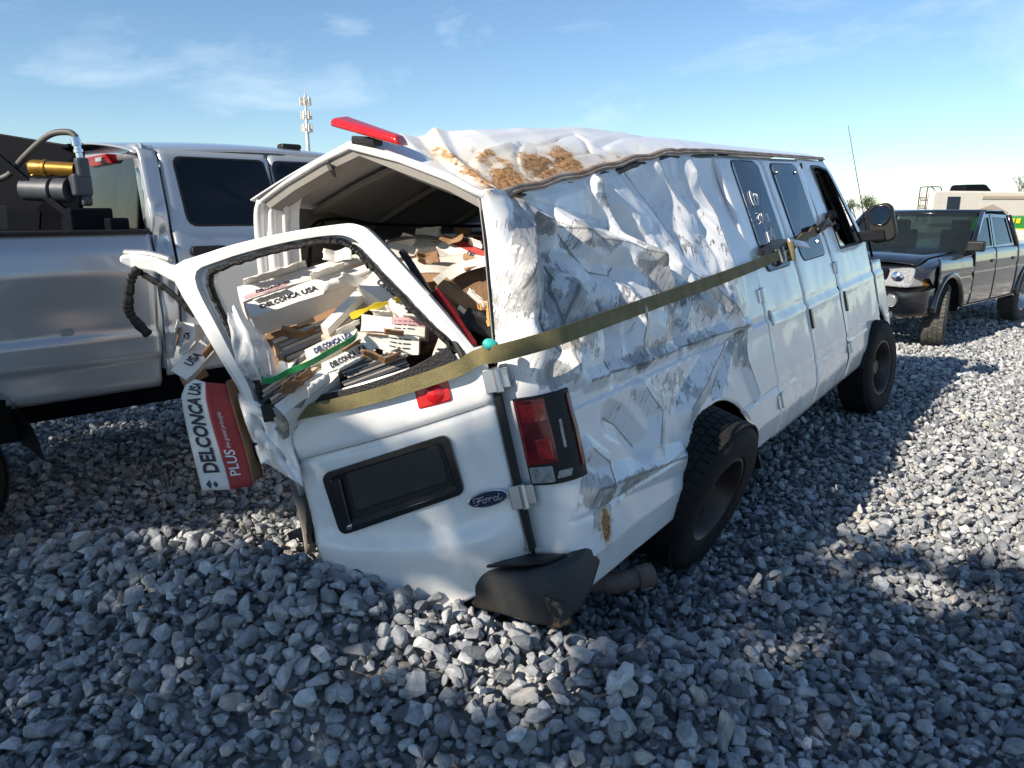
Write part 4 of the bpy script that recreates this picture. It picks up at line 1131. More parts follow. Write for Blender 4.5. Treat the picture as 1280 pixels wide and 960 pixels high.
# emblem
EC = (.095, .752)
def em(x, y, t): return (EC[0] + x, .026 + t, EC[1] + y - .05 * x)
el = [(.074 * math.cos(t), .029 * math.sin(t)) for t in np.linspace(0, 2 * math.pi, 36, endpoint=False)]
m = MB(); m.prism(el, em, 0, .008); m.build('emblem_rim', 'chrome', rdoor, bevel=.002)
mat('emblem_blue', (.008, .018, .06), .2, coat=.6)
m = MB(); m.prism([(x * .92, y * .88) for x, y in el], em, .008, .0095); m.build('emblem', 'emblem_blue', rdoor)
def estroke(pl, w=.0021):
    return [em(-x, y, .0115) for x, y in [(p.x, p.y) for p in catmull([(a, b, 0) for a, b in pl], 5)]]
m = MB()
for st in ([(-.050, -.004), (-.052, .006), (-.044, .012), (-.030, .010), (-.014, .013)], [(-.030, .010), (-.034, -.004), (-.044, -.014), (-.051, -.010)], [(-.042, .000), (-.030, .001), (-.022, .003)],
           [(-.010, .003), (-.019, -.001), (-.018, -.009), (-.009, -.009), (-.005, -.002), (-.010, .003), (.000, .004)], [(.000, .004), (.006, .002), (.003, -.009)], [(.004, -.002), (.012, .004), (.018, .001)],
           [(.036, .001), (.026, .003), (.021, -.004), (.025, -.010), (.034, -.006), (.040, .004), (.043, .014)], [(.041, .008), (.036, -.006), (.042, -.010), (.052, -.004)]):
    m.tube(estroke(st), .0017, 5)
m.build('emblem_lettering', 'alloy', rdoor)
# side marker, hinges, strap side stop
m = MB(); m.prism(rrect(.140, 1.128, .266, 1.222, .012, 3), pl_fn, .016, .034); lampb = m.build('marker_lamp', 'red_lens', rdoor, bevel=.008)
m = MB(); m.lathe([(.001, .010), (.026, .006), (.034, 0)], 20, M=Matrix.Rotation(R(-90), 3, 'X'), c=pl_fn(.195, 1.168, .034)); m.build('lamp_dome', 'red_lens', rdoor, smooth=True)
for hb in (.735, 1.155):
    m = MB(); m.box((-.005, .018, hb), (.05, .016, .085)); m.tube([(-.030, .024, hb - .045), (-.030, .024, hb + .045)], .014, 8); m.box((-.052, .008, hb), (.03, .016, .07)); m.build('door_hinge', 'alloy', rdoor, bevel=.003)
m = MB(); m.box((-.012, -.02, .86), (.02, .05, .66)); m.build('hinge_gap_seal', 'black_plastic', rdoor)
m = MB(); m.ribbon([(.07, .02, 1.25), (.12, -.02, 1.42), (.185, -.05, 1.58), (.22, -.07, 1.66)], (0, 1, .2), .05, .022); m.build('frame_inner_seal', 'black_plastic', rdoor, bevel=.006)
m = MB(); m.ribbon([(.03, -.015, 1.28), (.09, -.045, 1.42), (.13, -.06, 1.50)], (0, 1, .2), .05, .03); m.build('tail_lens_strip', 'red_lens_dark', rdoor, bevel=.006)
# shreds at the free corner of the window frame
m = MB(); m.ribbon([(.985, .05, 1.74), (1.06, .05, 1.80), (1.15, .05, 1.835), (1.185, .06, 1.85)], (0, .4, 1), [.06, .055, .05, .02], .03); m.build('bent_frame_end', 'white_paint', rdoor, bevel=.008)
m = MB(); m.tube(catmull([(1.00, .06, 1.80), (1.08, .05, 1.84), (1.17, .05, 1.865)], 5), .014, 7); m.build('bent_frame_edge', 'bare_metal', rdoor, smooth=True)
for nm, pl, w in (('hanging_seal', [(1.13, .05, 1.80), (1.17, .05, 1.775), (1.205, .05, 1.70), (1.21, .05, 1.65), (1.165, .05, 1.57)], .016), ('hanging_seal', [(1.13, .04, 1.78), (1.05, .04, 1.70), (.985, .03, 1.60)], .012)):
    cc = catmull(pl, 8); m = MB(); m.tube(cc, [w * random.uniform(.7, 1.2) for _ in cc], 6); m.build(nm, 'rubber', rdoor)
# --- crumpled left rear door, folded outwards below the load ------------------------
LD = [[(-0.377, 1.024, 1.29), (-0.395, 0.911, 1.25), (-0.34, 0.898, 1.203), (-0.35, 0.807, 1.162)], [(-0.414, 0.958, 1.194), (-0.356, 0.974, 1.146), (-0.389, 0.849, 1.12), (-0.342, 0.846, 1.073)], [(-0.38, 0.997, 1.106), (-0.416, 0.876, 1.079), (-0.347, 0.91, 1.03), (-0.369, 0.804, 1.002)], [(-0.402, 0.947, 1.03), (-0.357, 0.949, 0.986), (-0.393, 0.829, 0.966), (-0.362, 0.814, 0.92)]]
m = MB()
def ldoor(s, t):
    y, x = min(s * 3, 2.999), min(t * 3, 2.999); i, j = int(y), int(x); y -= i; x -= j
    a, b, c, d = (Vector(LD[i][j]), Vector(LD[i][j + 1]), Vector(LD[i + 1][j]), Vector(LD[i + 1][j + 1]))
    return (a * (1 - x) + b * x) * (1 - y) + (c * (1 - x) + d * x) * y
m.grid(ldoor, 24, 24)
ld = m.build('left_rear_door', 'white_paint', van, smooth='auto', solid=.01, angle=12)
ld['label'] = 'crushed left rear door folded against the gravel'
m = MB(); m.tube(catmull([LD[k][0] for k in range(4)], 5), .016, 8, flat=.6); m.build('door_edge', 'white_paint', ld, smooth=True)
m = MB(); m.tube([LD[2][0], tuple(Vector(LD[2][0]) + Vector((.0, .03, -.07)))], .016, 7); m.build('door_latch', 'black_plastic', ld, smooth=True)

# --- high brake light torn loose on the roof edge -----------------------------------
bl_c = Vector((.10, .66, 2.17)); 
m = MB()
m.hexa([(.06, .38, 2.020), (.15, .41, 2.03), (.14, .70, 2.185), (.06, .71, 2.195), (.06, .39, 2.060), (.13, .41, 2.068), (.12, .66, 2.222), (.07, .70, 2.222)])
hbl = m.build('high_brake_light', 'red_lens', van, bevel=.012, smooth='auto', seg=3)
m = MB(); m.box((.11, .58, 2.10), (.05, .12, .03), Matrix.Rotation(R(20), 3, 'X')); m.build('lamp_socket', 'black_plastic', hbl, bevel=.006)
# ------------------------------------------------------------------ spilled tile cartons (left end, right end, face height, depth, face normal)
CART = {
    'big': ((-1.014, 2.909, 1.274), (-0.587, 3.125, 1.41), 0.095, 0.1, (0.0, -0.616, 0.788)),
    'behind': ((-1.124, 3.143, 1.31), (-0.665, 3.4, 1.445), 0.085, 0.12, (0.0, -0.574, 0.819)),
    'planks': ((-0.901, 2.854, 1.122), (-0.617, 3.002, 1.23), 0.1, 0.3, (0.0, -0.906, 0.423)),
    'lean': ((-0.713, 2.773, 1.215), (-0.533, 3.001, 1.404), 0.035, 0.16, (0.0, -0.707, 0.707)),
    'causa': ((-0.552, 2.897, 1.4), (-0.403, 2.852, 1.29), 0.085, 0.16, (0.142, -0.807, 0.574)),
    'blocka': ((-0.556, 2.76, 1.249), (-0.315, 2.775, 1.223), 0.062, 0.22, (0.0, -0.966, 0.259)),
    'blockb': ((-0.558, 2.727, 1.192), (-0.339, 2.741, 1.163), 0.062, 0.22, (0.0, -0.99, 0.139)),
    'bluea': ((-0.744, 2.714, 1.136), (-0.573, 2.793, 1.211), 0.052, 0.16, (0.0, -0.766, 0.643)),
    'blueb': ((-0.668, 2.643, 1.097), (-0.506, 2.723, 1.175), 0.052, 0.16, (0.0, -0.866, 0.5)),
    'stackl': ((-0.899, 2.64, 0.995), (-0.718, 2.771, 1.119), 0.11, 0.2, (-0.224, -0.837, 0.5)),
    'torn': ((-0.799, 2.515, 0.984), (-0.631, 2.643, 1.097), 0.055, 0.18, (0.0, -0.766, 0.643)),
    'darkst': ((-0.603, 2.634, 1.058), (-0.375, 2.693, 1.134), 0.085, 0.18, (0.0, -0.966, 0.259)),
    'usav': ((-0.271, 2.682, 1.089), (-0.244, 2.727, 1.192), 0.05, 0.1, (0.0, -0.996, 0.087)),
    'pink': ((-0.458, 2.883, 1.247), (-0.314, 2.911, 1.28), 0.05, 0.16, (0.0, -0.707, 0.707)),
    'topw': ((-0.559, 3.499, 1.474), (-0.314, 3.606, 1.491), 0.085, 0.4, (0.0, -0.819, 0.574)),
    'topd': ((-0.31, 3.405, 1.511), (-0.115, 3.237, 1.448), 0.085, 0.3, (0.0, -0.766, 0.643)),
    'topback': ((-0.395, 3.818, 1.521), (-0.132, 3.763, 1.507), 0.05, 0.3, (0.0, -0.766, 0.643)),
    'sheet': ((-0.473, 3.125, 1.41), (-0.162, 3.234, 1.435), 0.2, 0.012, (0.0, -0.342, 0.94)),
    'browna': ((-0.253, 3.0, 1.313), (-0.09, 3.065, 1.37), 0.16, 0.25, (0.0, -0.966, 0.259)),
    'brownb': ((-0.261, 2.864, 1.388), (-0.12, 2.837, 1.271), 0.05, 0.15, (0.0, -0.906, 0.423)),
    'darkslab': ((-0.174, 2.736, 1.276), (-0.052, 2.695, 1.233), 0.09, 0.1, (0.0, -0.866, 0.5)),
    'vert': ((-1.249, 2.805, 1.085), (-1.219, 2.859, 1.232), 0.062, 0.06, (-0.173, -0.981, 0.087)),
    'usi': ((-1.232, 2.736, 1.054), (-1.142, 2.802, 1.162), 0.075, 0.03, (-0.163, -0.925, 0.342)),
    'flapl': ((-1.232, 2.77, 1.022), (-1.156, 2.8, 1.064), 0.05, 0.015, (0.0, -0.94, 0.342)),
    'fill1': ((-0.932, 2.938, 1.042), (-0.685, 3.058, 1.117), 0.3, 0.4, (0.0, -0.766, 0.643)),
    'fill2': ((-0.674, 3.016, 1.157), (-0.261, 3.087, 1.244), 0.3, 0.4, (0.0, -0.819, 0.574)),
    'fill3': ((-0.589, 3.523, 1.353), (-0.147, 3.523, 1.353), 0.3, 0.6, (0.0, -0.766, 0.643)),
    'fill4': ((-1.044, 3.172, 1.165), (-0.66, 3.302, 1.286), 0.3, 0.5, (0.0, -0.766, 0.643)),
}
HANG = [[(-1.116, 2.585, 0.664), (-1.0, 2.548, 0.682), (-0.941, 2.608, 0.674)], [(-1.133, 2.6, 0.729), (-1.017, 2.563, 0.748), (-0.953, 2.622, 0.736)], [(-1.151, 2.616, 0.799), (-1.037, 2.578, 0.812), (-0.967, 2.635, 0.793)], [(-1.168, 2.632, 0.87), (-1.057, 2.593, 0.875), (-0.985, 2.648, 0.85)], [(-1.183, 2.648, 0.94), (-1.074, 2.606, 0.936), (-1.002, 2.661, 0.906)], [(-1.191, 2.661, 0.996), (-1.086, 2.619, 0.992), (-1.02, 2.674, 0.963)], [(-1.177, 2.67, 1.033), (-1.089, 2.628, 1.031), (-1.031, 2.683, 1.0)], [(-1.142, 2.675, 1.055), (-1.089, 2.633, 1.053), (-1.037, 2.69, 1.034)]]
FILM = [[(-1.011, 2.676, 1.284), (-0.989, 2.695, 1.324), (-0.972, 2.728, 1.286)], [(-0.98, 2.627, 1.206), (-0.931, 2.653, 1.23), (-0.901, 2.729, 1.204)], [(-0.966, 2.608, 1.124), (-0.898, 2.602, 1.14), (-0.859, 2.697, 1.151)], [(-0.945, 2.619, 1.079), (-0.879, 2.591, 1.091), (-0.845, 2.663, 1.093)], [(-0.921, 2.634, 1.058), (-0.862, 2.597, 1.073), (-0.83, 2.638, 1.075)]]
GREEN = [(-0.882, 2.605, 1.111), (-0.878, 2.594, 1.085), (-0.865, 2.586, 1.069), (-0.823, 2.587, 1.077), (-0.775, 2.593, 1.102), (-0.709, 2.589, 1.128), (-0.638, 2.618, 1.165), (-0.568, 2.667, 1.202), (-0.557, 2.712, 1.218)]
YEL = [(-0.595, 2.785, 1.266), (-0.529, 2.781, 1.296), (-0.472, 2.795, 1.312), (-0.407, 2.82, 1.33)]
WSTR = [(-0.292, 2.963, 1.373), (-0.251, 3.0, 1.401), (-0.189, 3.027, 1.43), (-0.088, 3.034, 1.457)]
CORD = [(-0.565, 3.456, 1.512), (-0.472, 3.511, 1.528), (-0.399, 3.512, 1.531), (-0.286, 3.458, 1.519), (-0.115, 3.356, 1.519)]
TEAL = (-0.074, 2.466, 1.22)
SPL = (-0.098, 2.741, 1.301)
WDOOR = [(-0.766, 2.596, 0.948), (-0.525, 2.562, 1.008), (-0.344, 2.545, 1.066), (-0.193, 2.532, 1.121), (-0.115, 2.536, 1.162)]
def crumple_box(dx, dy, dz, amp=.006, cuts=5, seed=0.0, open_end=False):
    bm = bmesh.new(); bmesh.ops.create_cube(bm, size=1.0)
    bmesh.ops.subdivide_edges(bm, edges=bm.edges[:], cuts=cuts, use_grid_fill=True)
    for v in bm.verts:
        p = Vector((v.co.x * dx, v.co.y * dy, (v.co.z - .5) * dz))
        q = p * 9 + Vector((seed, seed * 1.7, 0))
        v.co = p + Vector((noise.noise(q), noise.noise(q + Vector((5, 2, 8))), noise.noise(q + Vector((1, 9, 3))))) * amp
    if open_end:
        bmesh.ops.delete(bm, geom=[f for f in bm.faces if f.normal.x < -.8 and f.calc_center_median().x < -dx * .45], context='FACES')
    m = MB(); bm.verts.ensure_lookup_table()
    m.v = [tuple(v.co) for v in bm.verts]; m.f = [tuple(v.index for v in f.verts) for f in bm.faces]; bm.free()
    return m
def crumple_off(x, y, amp, seed):
    q = Vector((x, y, 0)) * 9 + Vector((seed, seed * 1.7, 0))
    return Vector((x, y, 0)) + Vector((noise.noise(q), noise.noise(q + Vector((5, 2, 8))), noise.noise(q + Vector((1, 9, 3))))) * amp + Vector((0, 0, .0022))
def carton_frame(key):
    L_, R_, h, dep, n_ = CART[key]
    L_, R_ = Vector(L_), Vector(R_); ex = (R_ - L_).normalized(); nn = Vector(n_); nn = (nn - ex * nn.dot(ex)).normalized(); ey = nn.cross(ex)
    return axes((L_ + R_) / 2, ex, ey, nn), (R_ - L_).length, h, dep
def carton(key, label, txt=None, tsize=.6, shell='carton_white', red=None, ink='ink_black', tx=0.0, ty=0.0, amp=.011, tiles=0, group=None, name='tile_carton', marks=False, squeeze=.8):
    M, ln, h, dep = carton_frame(key)
    t = empty(name, M, label, 'carton', group or 'cartons of tiles spilling from the van')
    sd_ = sum(map(ord, key)) % 17
    crumple_box(ln, h, dep, amp, 12, sd_, open_end=tiles > 0).build('carton_shell', shell, t, smooth='auto', angle=50)
    q = .0035
    if red:
        x0, x1, y0, y1, mt = red
        m = MB(); m.grid(lambda s, u: crumple_off(ln * (x0 + (x1 - x0) * s - .5), h * (y0 + (y1 - y0) * u - .5), amp, sd_), 10, 6); m.build('red_panel', mt, t)
    if txt:
        lettering('printed_lettering', txt, h * tsize, lambda x, y: crumple_off(x + tx * ln, y + ty * h, amp, sd_) + Vector((0, 0, .0012)), ink, t, bold=.0015, squeeze=squeeze)
    if marks:
        for k in range(3):
            for s0, s1 in ((.50, .62), (.64, .70), (.72, .86)):
                m = MB(); y = (.24 - .22 * k) * h; m.grid(lambda a, b: crumple_off(ln * (s0 + (s1 - s0 - .01 * k) * a - .5), y + h * .06 * b, amp, sd_), 3, 1); m.build('print_line', 'ink_black', t)
    rs = random.Random(sd_ + 100)
    if shell in ('carton_white', 'cardboard') and ln > .12:
        for k in range(3):                    # ripped flaps along the top and end edges
            w_ = rs.uniform(.25, .5) * ln; l_ = rs.uniform(.5, 1.1) * min(h, .07); x0 = rs.uniform(-.45, .2) * ln; up_ = rs.uniform(.3, 1.3); e_ = 1 if k != 1 else -1
            def flap(s, u):
                x = x0 + w_ * s; rag = l_ * (u + (.25 * noise.noise(Vector((s * 7, k, sd_))) if u > .9 else 0))
                return (x + .2 * rag * math.sin(k * 2), e_ * h * .5 + e_ * rag * math.cos(up_ + u * .8), (-dep * .25 * (k == 2)) + rag * math.sin(up_ + u * .8) * .9)
            m = MB(); m.grid(flap, 9, 5); m.build('torn_flap', 'cardboard' if (k + sd_) % 3 == 0 and key not in ('big', 'behind') else 'carton_white', t, smooth=True, solid=.003)
    for k in range(tiles):
        m = MB(); zz = -dep * (k + .5) / tiles
        m.box((-.012 - .010 * ((k * 7) % 3), 0, zz), (ln * .98, h * .86, dep / tiles * .72)); m.build('tile', 'tile_body' if k % 2 else 'tile_glaze', t, bevel=.0015)
    return t
def tile_stack(key, label, n, mt=('tile_body', 'tile_glaze'), axis='y', jit=.02, cat='tiles'):
    M, ln, h, dep = carton_frame(key)
    t = empty('tile_stack', M, label, cat, 'loose stacks of tiles in the van')
    for k in range(n):
        m = MB(); j = random.uniform(-jit, jit)
        if axis == 'y': m.box((j, h * ((k + .5) / n - .5), -dep * .5 + random.uniform(-jit, jit) * .5), (ln * random.uniform(.88, 1), h / n * .80, dep))
        else: m.box((j, 0, -dep * (k + .5) / n), (ln * random.uniform(.88, 1), h, dep / n * .80))
        m.build('tile', mt[k % len(mt)], t, bevel=.0012)
    return t
carton('big', 'large white printed carton lying highest inside the bent window frame', 'DELCONCA USA', .40, tx=-.18, ty=-.05, amp=.010, red=None, squeeze=.8)
carton('behind', 'white carton with split lid lying behind the large printed carton', 'DELCONCA USA', .30, ty=-.22, tx=-.25, red=(.02, .35, .05, .30, 'carton_pink'), amp=.014)
tile_stack('planks', 'beige tile planks stacked under the large white carton', 5)
tile_stack('lean', 'three tile planks leaning up towards the frame corner', 3, ('carton_white', 'tile_body', 'tile_glaze'), axis='z', jit=.012)
carton('causa', 'torn white carton end tilted beside the yellow tape', 'CA USA', .42, ty=.15, amp=.010)
carton('blocka', 'upper of two small white cartons by the window corner', None, red=(.45, 1.0, .55, 1.0, 'carton_pink'), marks=True)
carton('blockb', 'lower of two small white cartons by the window corner', None, marks=True)
carton('bluea', 'narrow white carton with bold lettering above the green band', 'DELCONCA USA', .62, ink='ink_blue', squeeze=.62)
carton('blueb', 'narrow white carton with bold lettering below the green band', 'DELCONCA USA', .62, squeeze=.62)
tile_stack('stackl', 'grey tiles stacked on edge at the lower left window corner', 7, ('tile_glaze', 'tile_body', 'cast_grey'), axis='y', jit=.01)
carton('torn', 'ripped white carton end hanging over the window sill', None, amp=.012, tiles=3)
tile_stack('darkst', 'dark slanted tiles stacked above the yellow strap', 8, ('tile_glaze', 'cast_grey'), axis='y', jit=.008)
carton('usav', 'small white carton standing in the shaded lower window corner', 'USA', .75, squeeze=.8)
carton('pink', 'pinkish carton top wedged against the window frame', None, shell='carton_pink', amp=.008)
carton('topw', 'blank pale carton on top of the load deep inside', None, amp=.012)
carton('topd', 'white and red carton beside the torn side panel', 'DEL', .42, tx=.18, red=(.0, 1.0, .62, 1.0, 'carton_red'), amp=.010)
carton('topback', 'far red-edged carton lying at the back of the load', None, red=(.55, 1.0, .2, .9, 'carton_red'), amp=.010)
carton('browna', 'brown cardboard box behind the torn panel edge', None, shell='cardboard', amp=.010)
carton('brownb', 'slim brown cardboard box leaning under the white strip', None, shell='cardboard', amp=.008)
carton('vert', 'narrow white carton standing upright outside the door frame', 'DELCONCA', .50, squeeze=.55, tx=0)
carton('usi', 'white carton flap dangling left of the door frame', 'USA', .55, tx=.0, ink='cast_grey')
carton('fill1', 'crushed brown box under the stacked planks', None, shell='cardboard', amp=.02)
carton('fill2', 'crushed brown box behind the small white cartons', None, shell='cardboard', amp=.02)
carton('fill3', 'wide brown box carrying the topmost cartons', None, shell='cardboard', amp=.02)
carton('fill4', 'brown box buried below the split lid carton', None, shell='cardboard', amp=.02)
def sheet_of(key, name, label, cat, mt):
    M, ln, h, dep = carton_frame(key); m = MB()
    m.grid(lambda s, t: (ln * (s - .5), h * (t - .5) * (1 - .3 * abs(s - .5)), .02 * math.sin(s * 5) * (1 - t) + .008 * noise.noise(Vector((s * 4, t * 4, 1)))), 16, 8)
    o = m.build(name, mt, None, smooth=True, solid=.006); o.matrix_world = M; return tag(o, label, cat)
sheet_of('sheet', 'foam_sheet', 'pale foam sheet spread over the load inside the van', 'sheet', 'carton_white')
sheet_of('flapl', 'cardboard_flap', 'small brown cardboard flap below the dangling white flap', 'cardboard', 'cardboard')
sheet_of('darkslab', 'plastic_slab', 'dark plastic slab with pale edge by the side panel', 'slab', 'black_plastic')
# hanging carton
def bil(G, s, t):
    nr, nc = len(G) - 1, len(G[0]) - 1
    y = min(t * nr, nr - 1e-6); x = min(s * nc, nc - 1e-6); i, j = int(y), int(x); y -= i; x -= j
    a, b, c, d = (Vector(G[i][j]), Vector(G[i][j + 1]), Vector(G[i + 1][j]), Vector(G[i + 1][j + 1]))
    return (a * (1 - x) + b * x) * (1 - y) + (c * (1 - x) + d * x) * y
hc = empty('hanging_carton', Vector(HANG[0][1]), 'long torn carton with white and red stripes hanging beside the silver pickup', 'carton')
o0 = Vector(HANG[0][1])
def hp(s, t, off=0.0):
    p = bil(HANG, s, t); nrm_ = Vector((.1 if s > .5 else -.15, -1, .25)).normalized()
    return p + nrm_ * off - o0
m = MB(); m.grid(lambda s, t: hp(s * .5, t), 8, 24); m.build('white_strip', 'carton_white', hc, smooth=True, solid=.004)
m = MB(); m.grid(lambda s, t: hp(.5 + s * .5, t), 8, 24); m.build('red_strip', 'carton_red', hc, smooth=True, solid=.004)
m = MB(); m.grid(lambda s, t: hp(1, t) + Vector((.004 * s + .010 * s * s, .07 * s, .01)), 4, 20); m.build('brown_inside', 'cardboard', hc, smooth=True, solid=.004)
HL = .45
lettering('printed_lettering', 'DELCONCA USA', .082, lambda x, y: hp(.27 - y / .25 * 1.12, .54 + x / HL * 1.0, .005), 'ink_black', hc, bold=.003, squeeze=.60)
lettering('printed_lettering', 'PLUS', .062, lambda x, y: hp(.70 - y / .25 * 1.2, .20 + x / HL, .005), 'ink_white', hc, bold=.001, squeeze=.72)
lettering('printed_lettering', 'the grand principle', .026, lambda x, y: hp(.70 - y / .25 * 1.2, .47 + x / HL, .005), 'ink_white', hc, squeeze=.7)
m = MB(); m.add([hp(.20 + .10 * x, .045 + .035 * y, .005) for x, y in ((-1, 0), (-.2, 1), (0, 0), (-.3, -1))] + [hp(.20 + .10 * x, .045 + .035 * y, .005) for x, y in ((.3, 0), (.7, .7), (1.2, 0), (.7, -.8))], [(0, 1, 2, 3), (4, 5, 6, 7)]); m.build('printed_emblem', 'ink_blue', hc)
# plastic film, green band, yellow tape, cord, strip, scraps
m = MB(); m.grid(lambda s, t: bil(FILM, s, t) + Vector((0, -1, .3)) * (.012 * noise.noise(Vector((s * 5, t * 5, 0))) + .006 * noise.noise(Vector((s * 13, t * 11, 4)))), 24, 36)
tag(m.build('plastic_film', 'plastic_film', None, smooth=True), 'crumpled translucent plastic film caught on the window frame', 'plastic film')
m = MB(); m.ribbon(catmull(GREEN, 6), (0, -.5, 1), .024, .002); tag(m.build('packing_band', 'green_band', None, smooth='auto'), 'green plastic packing band looping over the cartons', 'band')
m = MB(); m.ribbon(catmull(YEL, 5), (0, -.3, 1), [.020 + .008 * math.sin(i) for i in range(16)], .002); tag(m.build('warning_tape', 'yellow_tape', None), 'short strip of yellow tape lying on the white cartons', 'tape')
m = MB(); m.ribbon(catmull(WSTR, 5), (0, .6, 1), .045, .004); tag(m.build('plastic_strip', 'carton_white', None), 'curved white plastic strip bridging into the torn side panel', 'strip')
m = MB(); m.tube(catmull(CORD, 6), .009, 7); tag(m.build('rope', 'hose', None, smooth=True), 'grey rope lying across the topmost cartons', 'rope')
bm = bmesh.new(); bmesh.ops.create_icosphere(bm, subdivisions=3, radius=.024)
m = MB(); m.v = [tuple(Vector(TEAL) + Vector((v.co.x * 1.1, v.co.y * .7, v.co.z * .8)) * (1 + .35 * noise.noise(v.co * 30))) for v in bm.verts]; m.f = [tuple(v.index for v in f.verts) for f in bm.faces]; bm.free()
tag(m.build('plastic_wad', 'teal_plastic', None, smooth='auto'), 'teal plastic wad tucked beside the strap at the door hinge', 'plastic')
sp_ = empty('splintered_board', Vector(SPL), 'orange splintered wood sticking out behind the side panel', 'board')
for k in range(5):
    m = MB(); d0 = Vector((random.uniform(-.03, .02), 0, random.uniform(.01, .05))); m.tube([(random.uniform(-.02, .02), .02 * k - .03, -.06), d0], [.012, .002], 4); m.build('splinter', 'splinter_wood', sp_)

rsc = random.Random(33)
SCRAPS = [('planks', .3, 'cardboard', 'torn brown cardboard scrap on the beige plank stack'), ('lean', .7, 'carton_white', 'torn white paper scrap on the leaning tile planks'),
          ('torn', .3, 'cardboard', 'brown cardboard scrap on the ripped carton over the sill'), ('darkst', .6, 'cardboard', 'brown cardboard scrap on the dark slanted tiles'),
          ('pink', .5, 'cardboard', 'brown cardboard scrap lying on the pinkish carton top'), ('topw', .4, 'carton_white', 'crumpled white paper on the blank pale carton inside'),
          ('topd', .3, 'cardboard', 'brown cardboard scrap on the white and red carton'), ('sheet', .4, 'cardboard', 'brown cardboard scrap lying on the pale foam sheet'),
          ('stackl', .5, 'carton_white', 'white paper scrap on the grey tiles at the lower window corner'), ('fill1', .3, 'cardboard', 'brown cardboard scrap deep under the plank stack'),
          ('fill2', .6, 'cardboard', 'brown cardboard scrap behind the two small white cartons'), ('behind', .8, 'carton_white', 'crumpled white paper on the split lid carton')]
for k, (key, w_, mt, lb) in enumerate(SCRAPS):
    A_ = CART[key]; c_ = Vector(A_[0]) * (1 - w_) + Vector(A_[1]) * w_ + Vector(A_[4]) * .015 + Vector((0, 0, .02))
    M_ = Matrix.Translation(c_) @ (Matrix.Rotation(rsc.uniform(0, 6.3), 4, 'Z') @ Matrix.Rotation(rsc.uniform(.2, 1.0), 4, 'X'))
    lx, ly = rsc.uniform(.07, .14), rsc.uniform(.04, .08); sd = k * 2.3
    m = MB(); m.grid(lambda s, t: (lx * (s - .5) * (1 + .12 * noise.noise(Vector((t * 5, sd, 0)))), ly * (t - .5) * (1 + .25 * (s - .5)), .016 * noise.noise(Vector((s * 2, t * 2, sd))) + .04 * abs(s - .4) * lx / .1), 10, 8)
    o = m.build('cardboard_scrap', mt, None, smooth='auto', solid=.003); o.matrix_world = M_
    tag(o, lb, 'cardboard', 'torn scraps in the load')
# ------------------------------------------------------------------ ratchet strap pulled round the van
st = empty('ratchet_strap', Vector(VO), 'olive yellow ratchet strap pulled across the rear door and the scraped side', 'strap')
def V2(u, a, b): return VAN_M @ Vector((u, a, b)) - Vector(VO)
sp_pts = [Vector(p) - Vector(VO) for p in WDOOR]
sp_pts += [V2(-.035, .055, 1.250), V2(.12, -.045, 1.256), V2(.42, -.055, 1.266), V2(.80, -.050, 1.276), V2(1.25, -.045, 1.287), V2(1.8, -.035, 1.303), V2(2.3, -.018, 1.320), V2(2.66, -.006, 1.336)]
cc = catmull(sp_pts, 6)
m = MB(); m.ribbon(cc, [VAN_M.to_3x3() @ Vector((-.06, .0, 1)) for _ in cc], [.048 + .010 * min(1, i / 30) for i in range(len(cc))], .004); m.build('webbing', 'strap_web', st, smooth='auto')
def vb(name, mt, parts, bevel=.003):
    m = MB()
    for c, d, rot in parts: m.box(c, d, rot)
    m.v = [tuple(V2(*v)) for v in m.v]; return m.build(name, mt, st, bevel=bevel)
ry = Matrix.Rotation(R(-8), 3, 'Y')
vb('ratchet_frame', 'bare_metal', [((2.80, -.020, 1.352), (.20, .012, .008), ry), ((2.80, -.020, 1.312), (.20, .012, .008), ry), ((2.72, -.012, 1.335), (.02, .03, .09), ry)])
m = MB(); m.tube([V2(2.82, -.026, 1.285), V2(2.83, -.030, 1.40)], .026, 12); m.build('ratchet_spool', 'strap_web', st, smooth='auto')
m = MB(); m.ribbon([V2(2.83, -.03, 1.40), V2(2.93, -.06, 1.375), V2(3.04, -.07, 1.355)], VAN_M.to_3x3() @ Vector((0, .6, 1)), .05, .012); m.build('ratchet_handle', 'alloy', st, bevel=.003)
m = MB(); m.ribbon(catmull([V2(2.42, .000, 1.365), V2(2.55, -.006, 1.395), V2(2.72, -.012, 1.40), V2(2.84, -.012, 1.385)], 4), VAN_M.to_3x3() @ Vector((0, 0, 1)), .055, .02); m.build('strap_tail', 'black_plastic', st, bevel=.004)
fp = catmull([V2(2.86, -.012, 1.372), V2(3.15, -.012, 1.400), V2(3.45, .000, 1.425), V2(3.75, .012, 1.455), V2(4.02, .022, 1.475), V2(4.20, .035, 1.480), V2(4.30, .14, 1.47)], 5)
mat('strap_brown', (.17, .12, .06), .8, var=.3, vscale=20)
m = MB(); m.ribbon(fp, VAN_M.to_3x3() @ Vector((0, .1, 1)), [.055 + .014 * math.sin(i * 1.3) for i in range(len(fp))], .010); m.build('webbing', 'strap_brown', st, smooth='auto')
m = MB(); m.tube(catmull([V2(3.55, -.010, 1.43), V2(3.66, -.026, 1.47), V2(3.80, -.02, 1.475), V2(3.9, .0, 1.46)], 4), [.022] * 13, 8); m.build('webbing_knot', 'black_plastic', st, smooth=True)
m = MB(); m.tube(catmull([V2(4.05, .02, 1.50), V2(4.14, .03, 1.53), V2(4.22, .07, 1.47), V2(4.2, .03, 1.42)], 4), [.035] * 13, 8); m.build('webbing_bundle', 'steel_black', st, smooth=True)
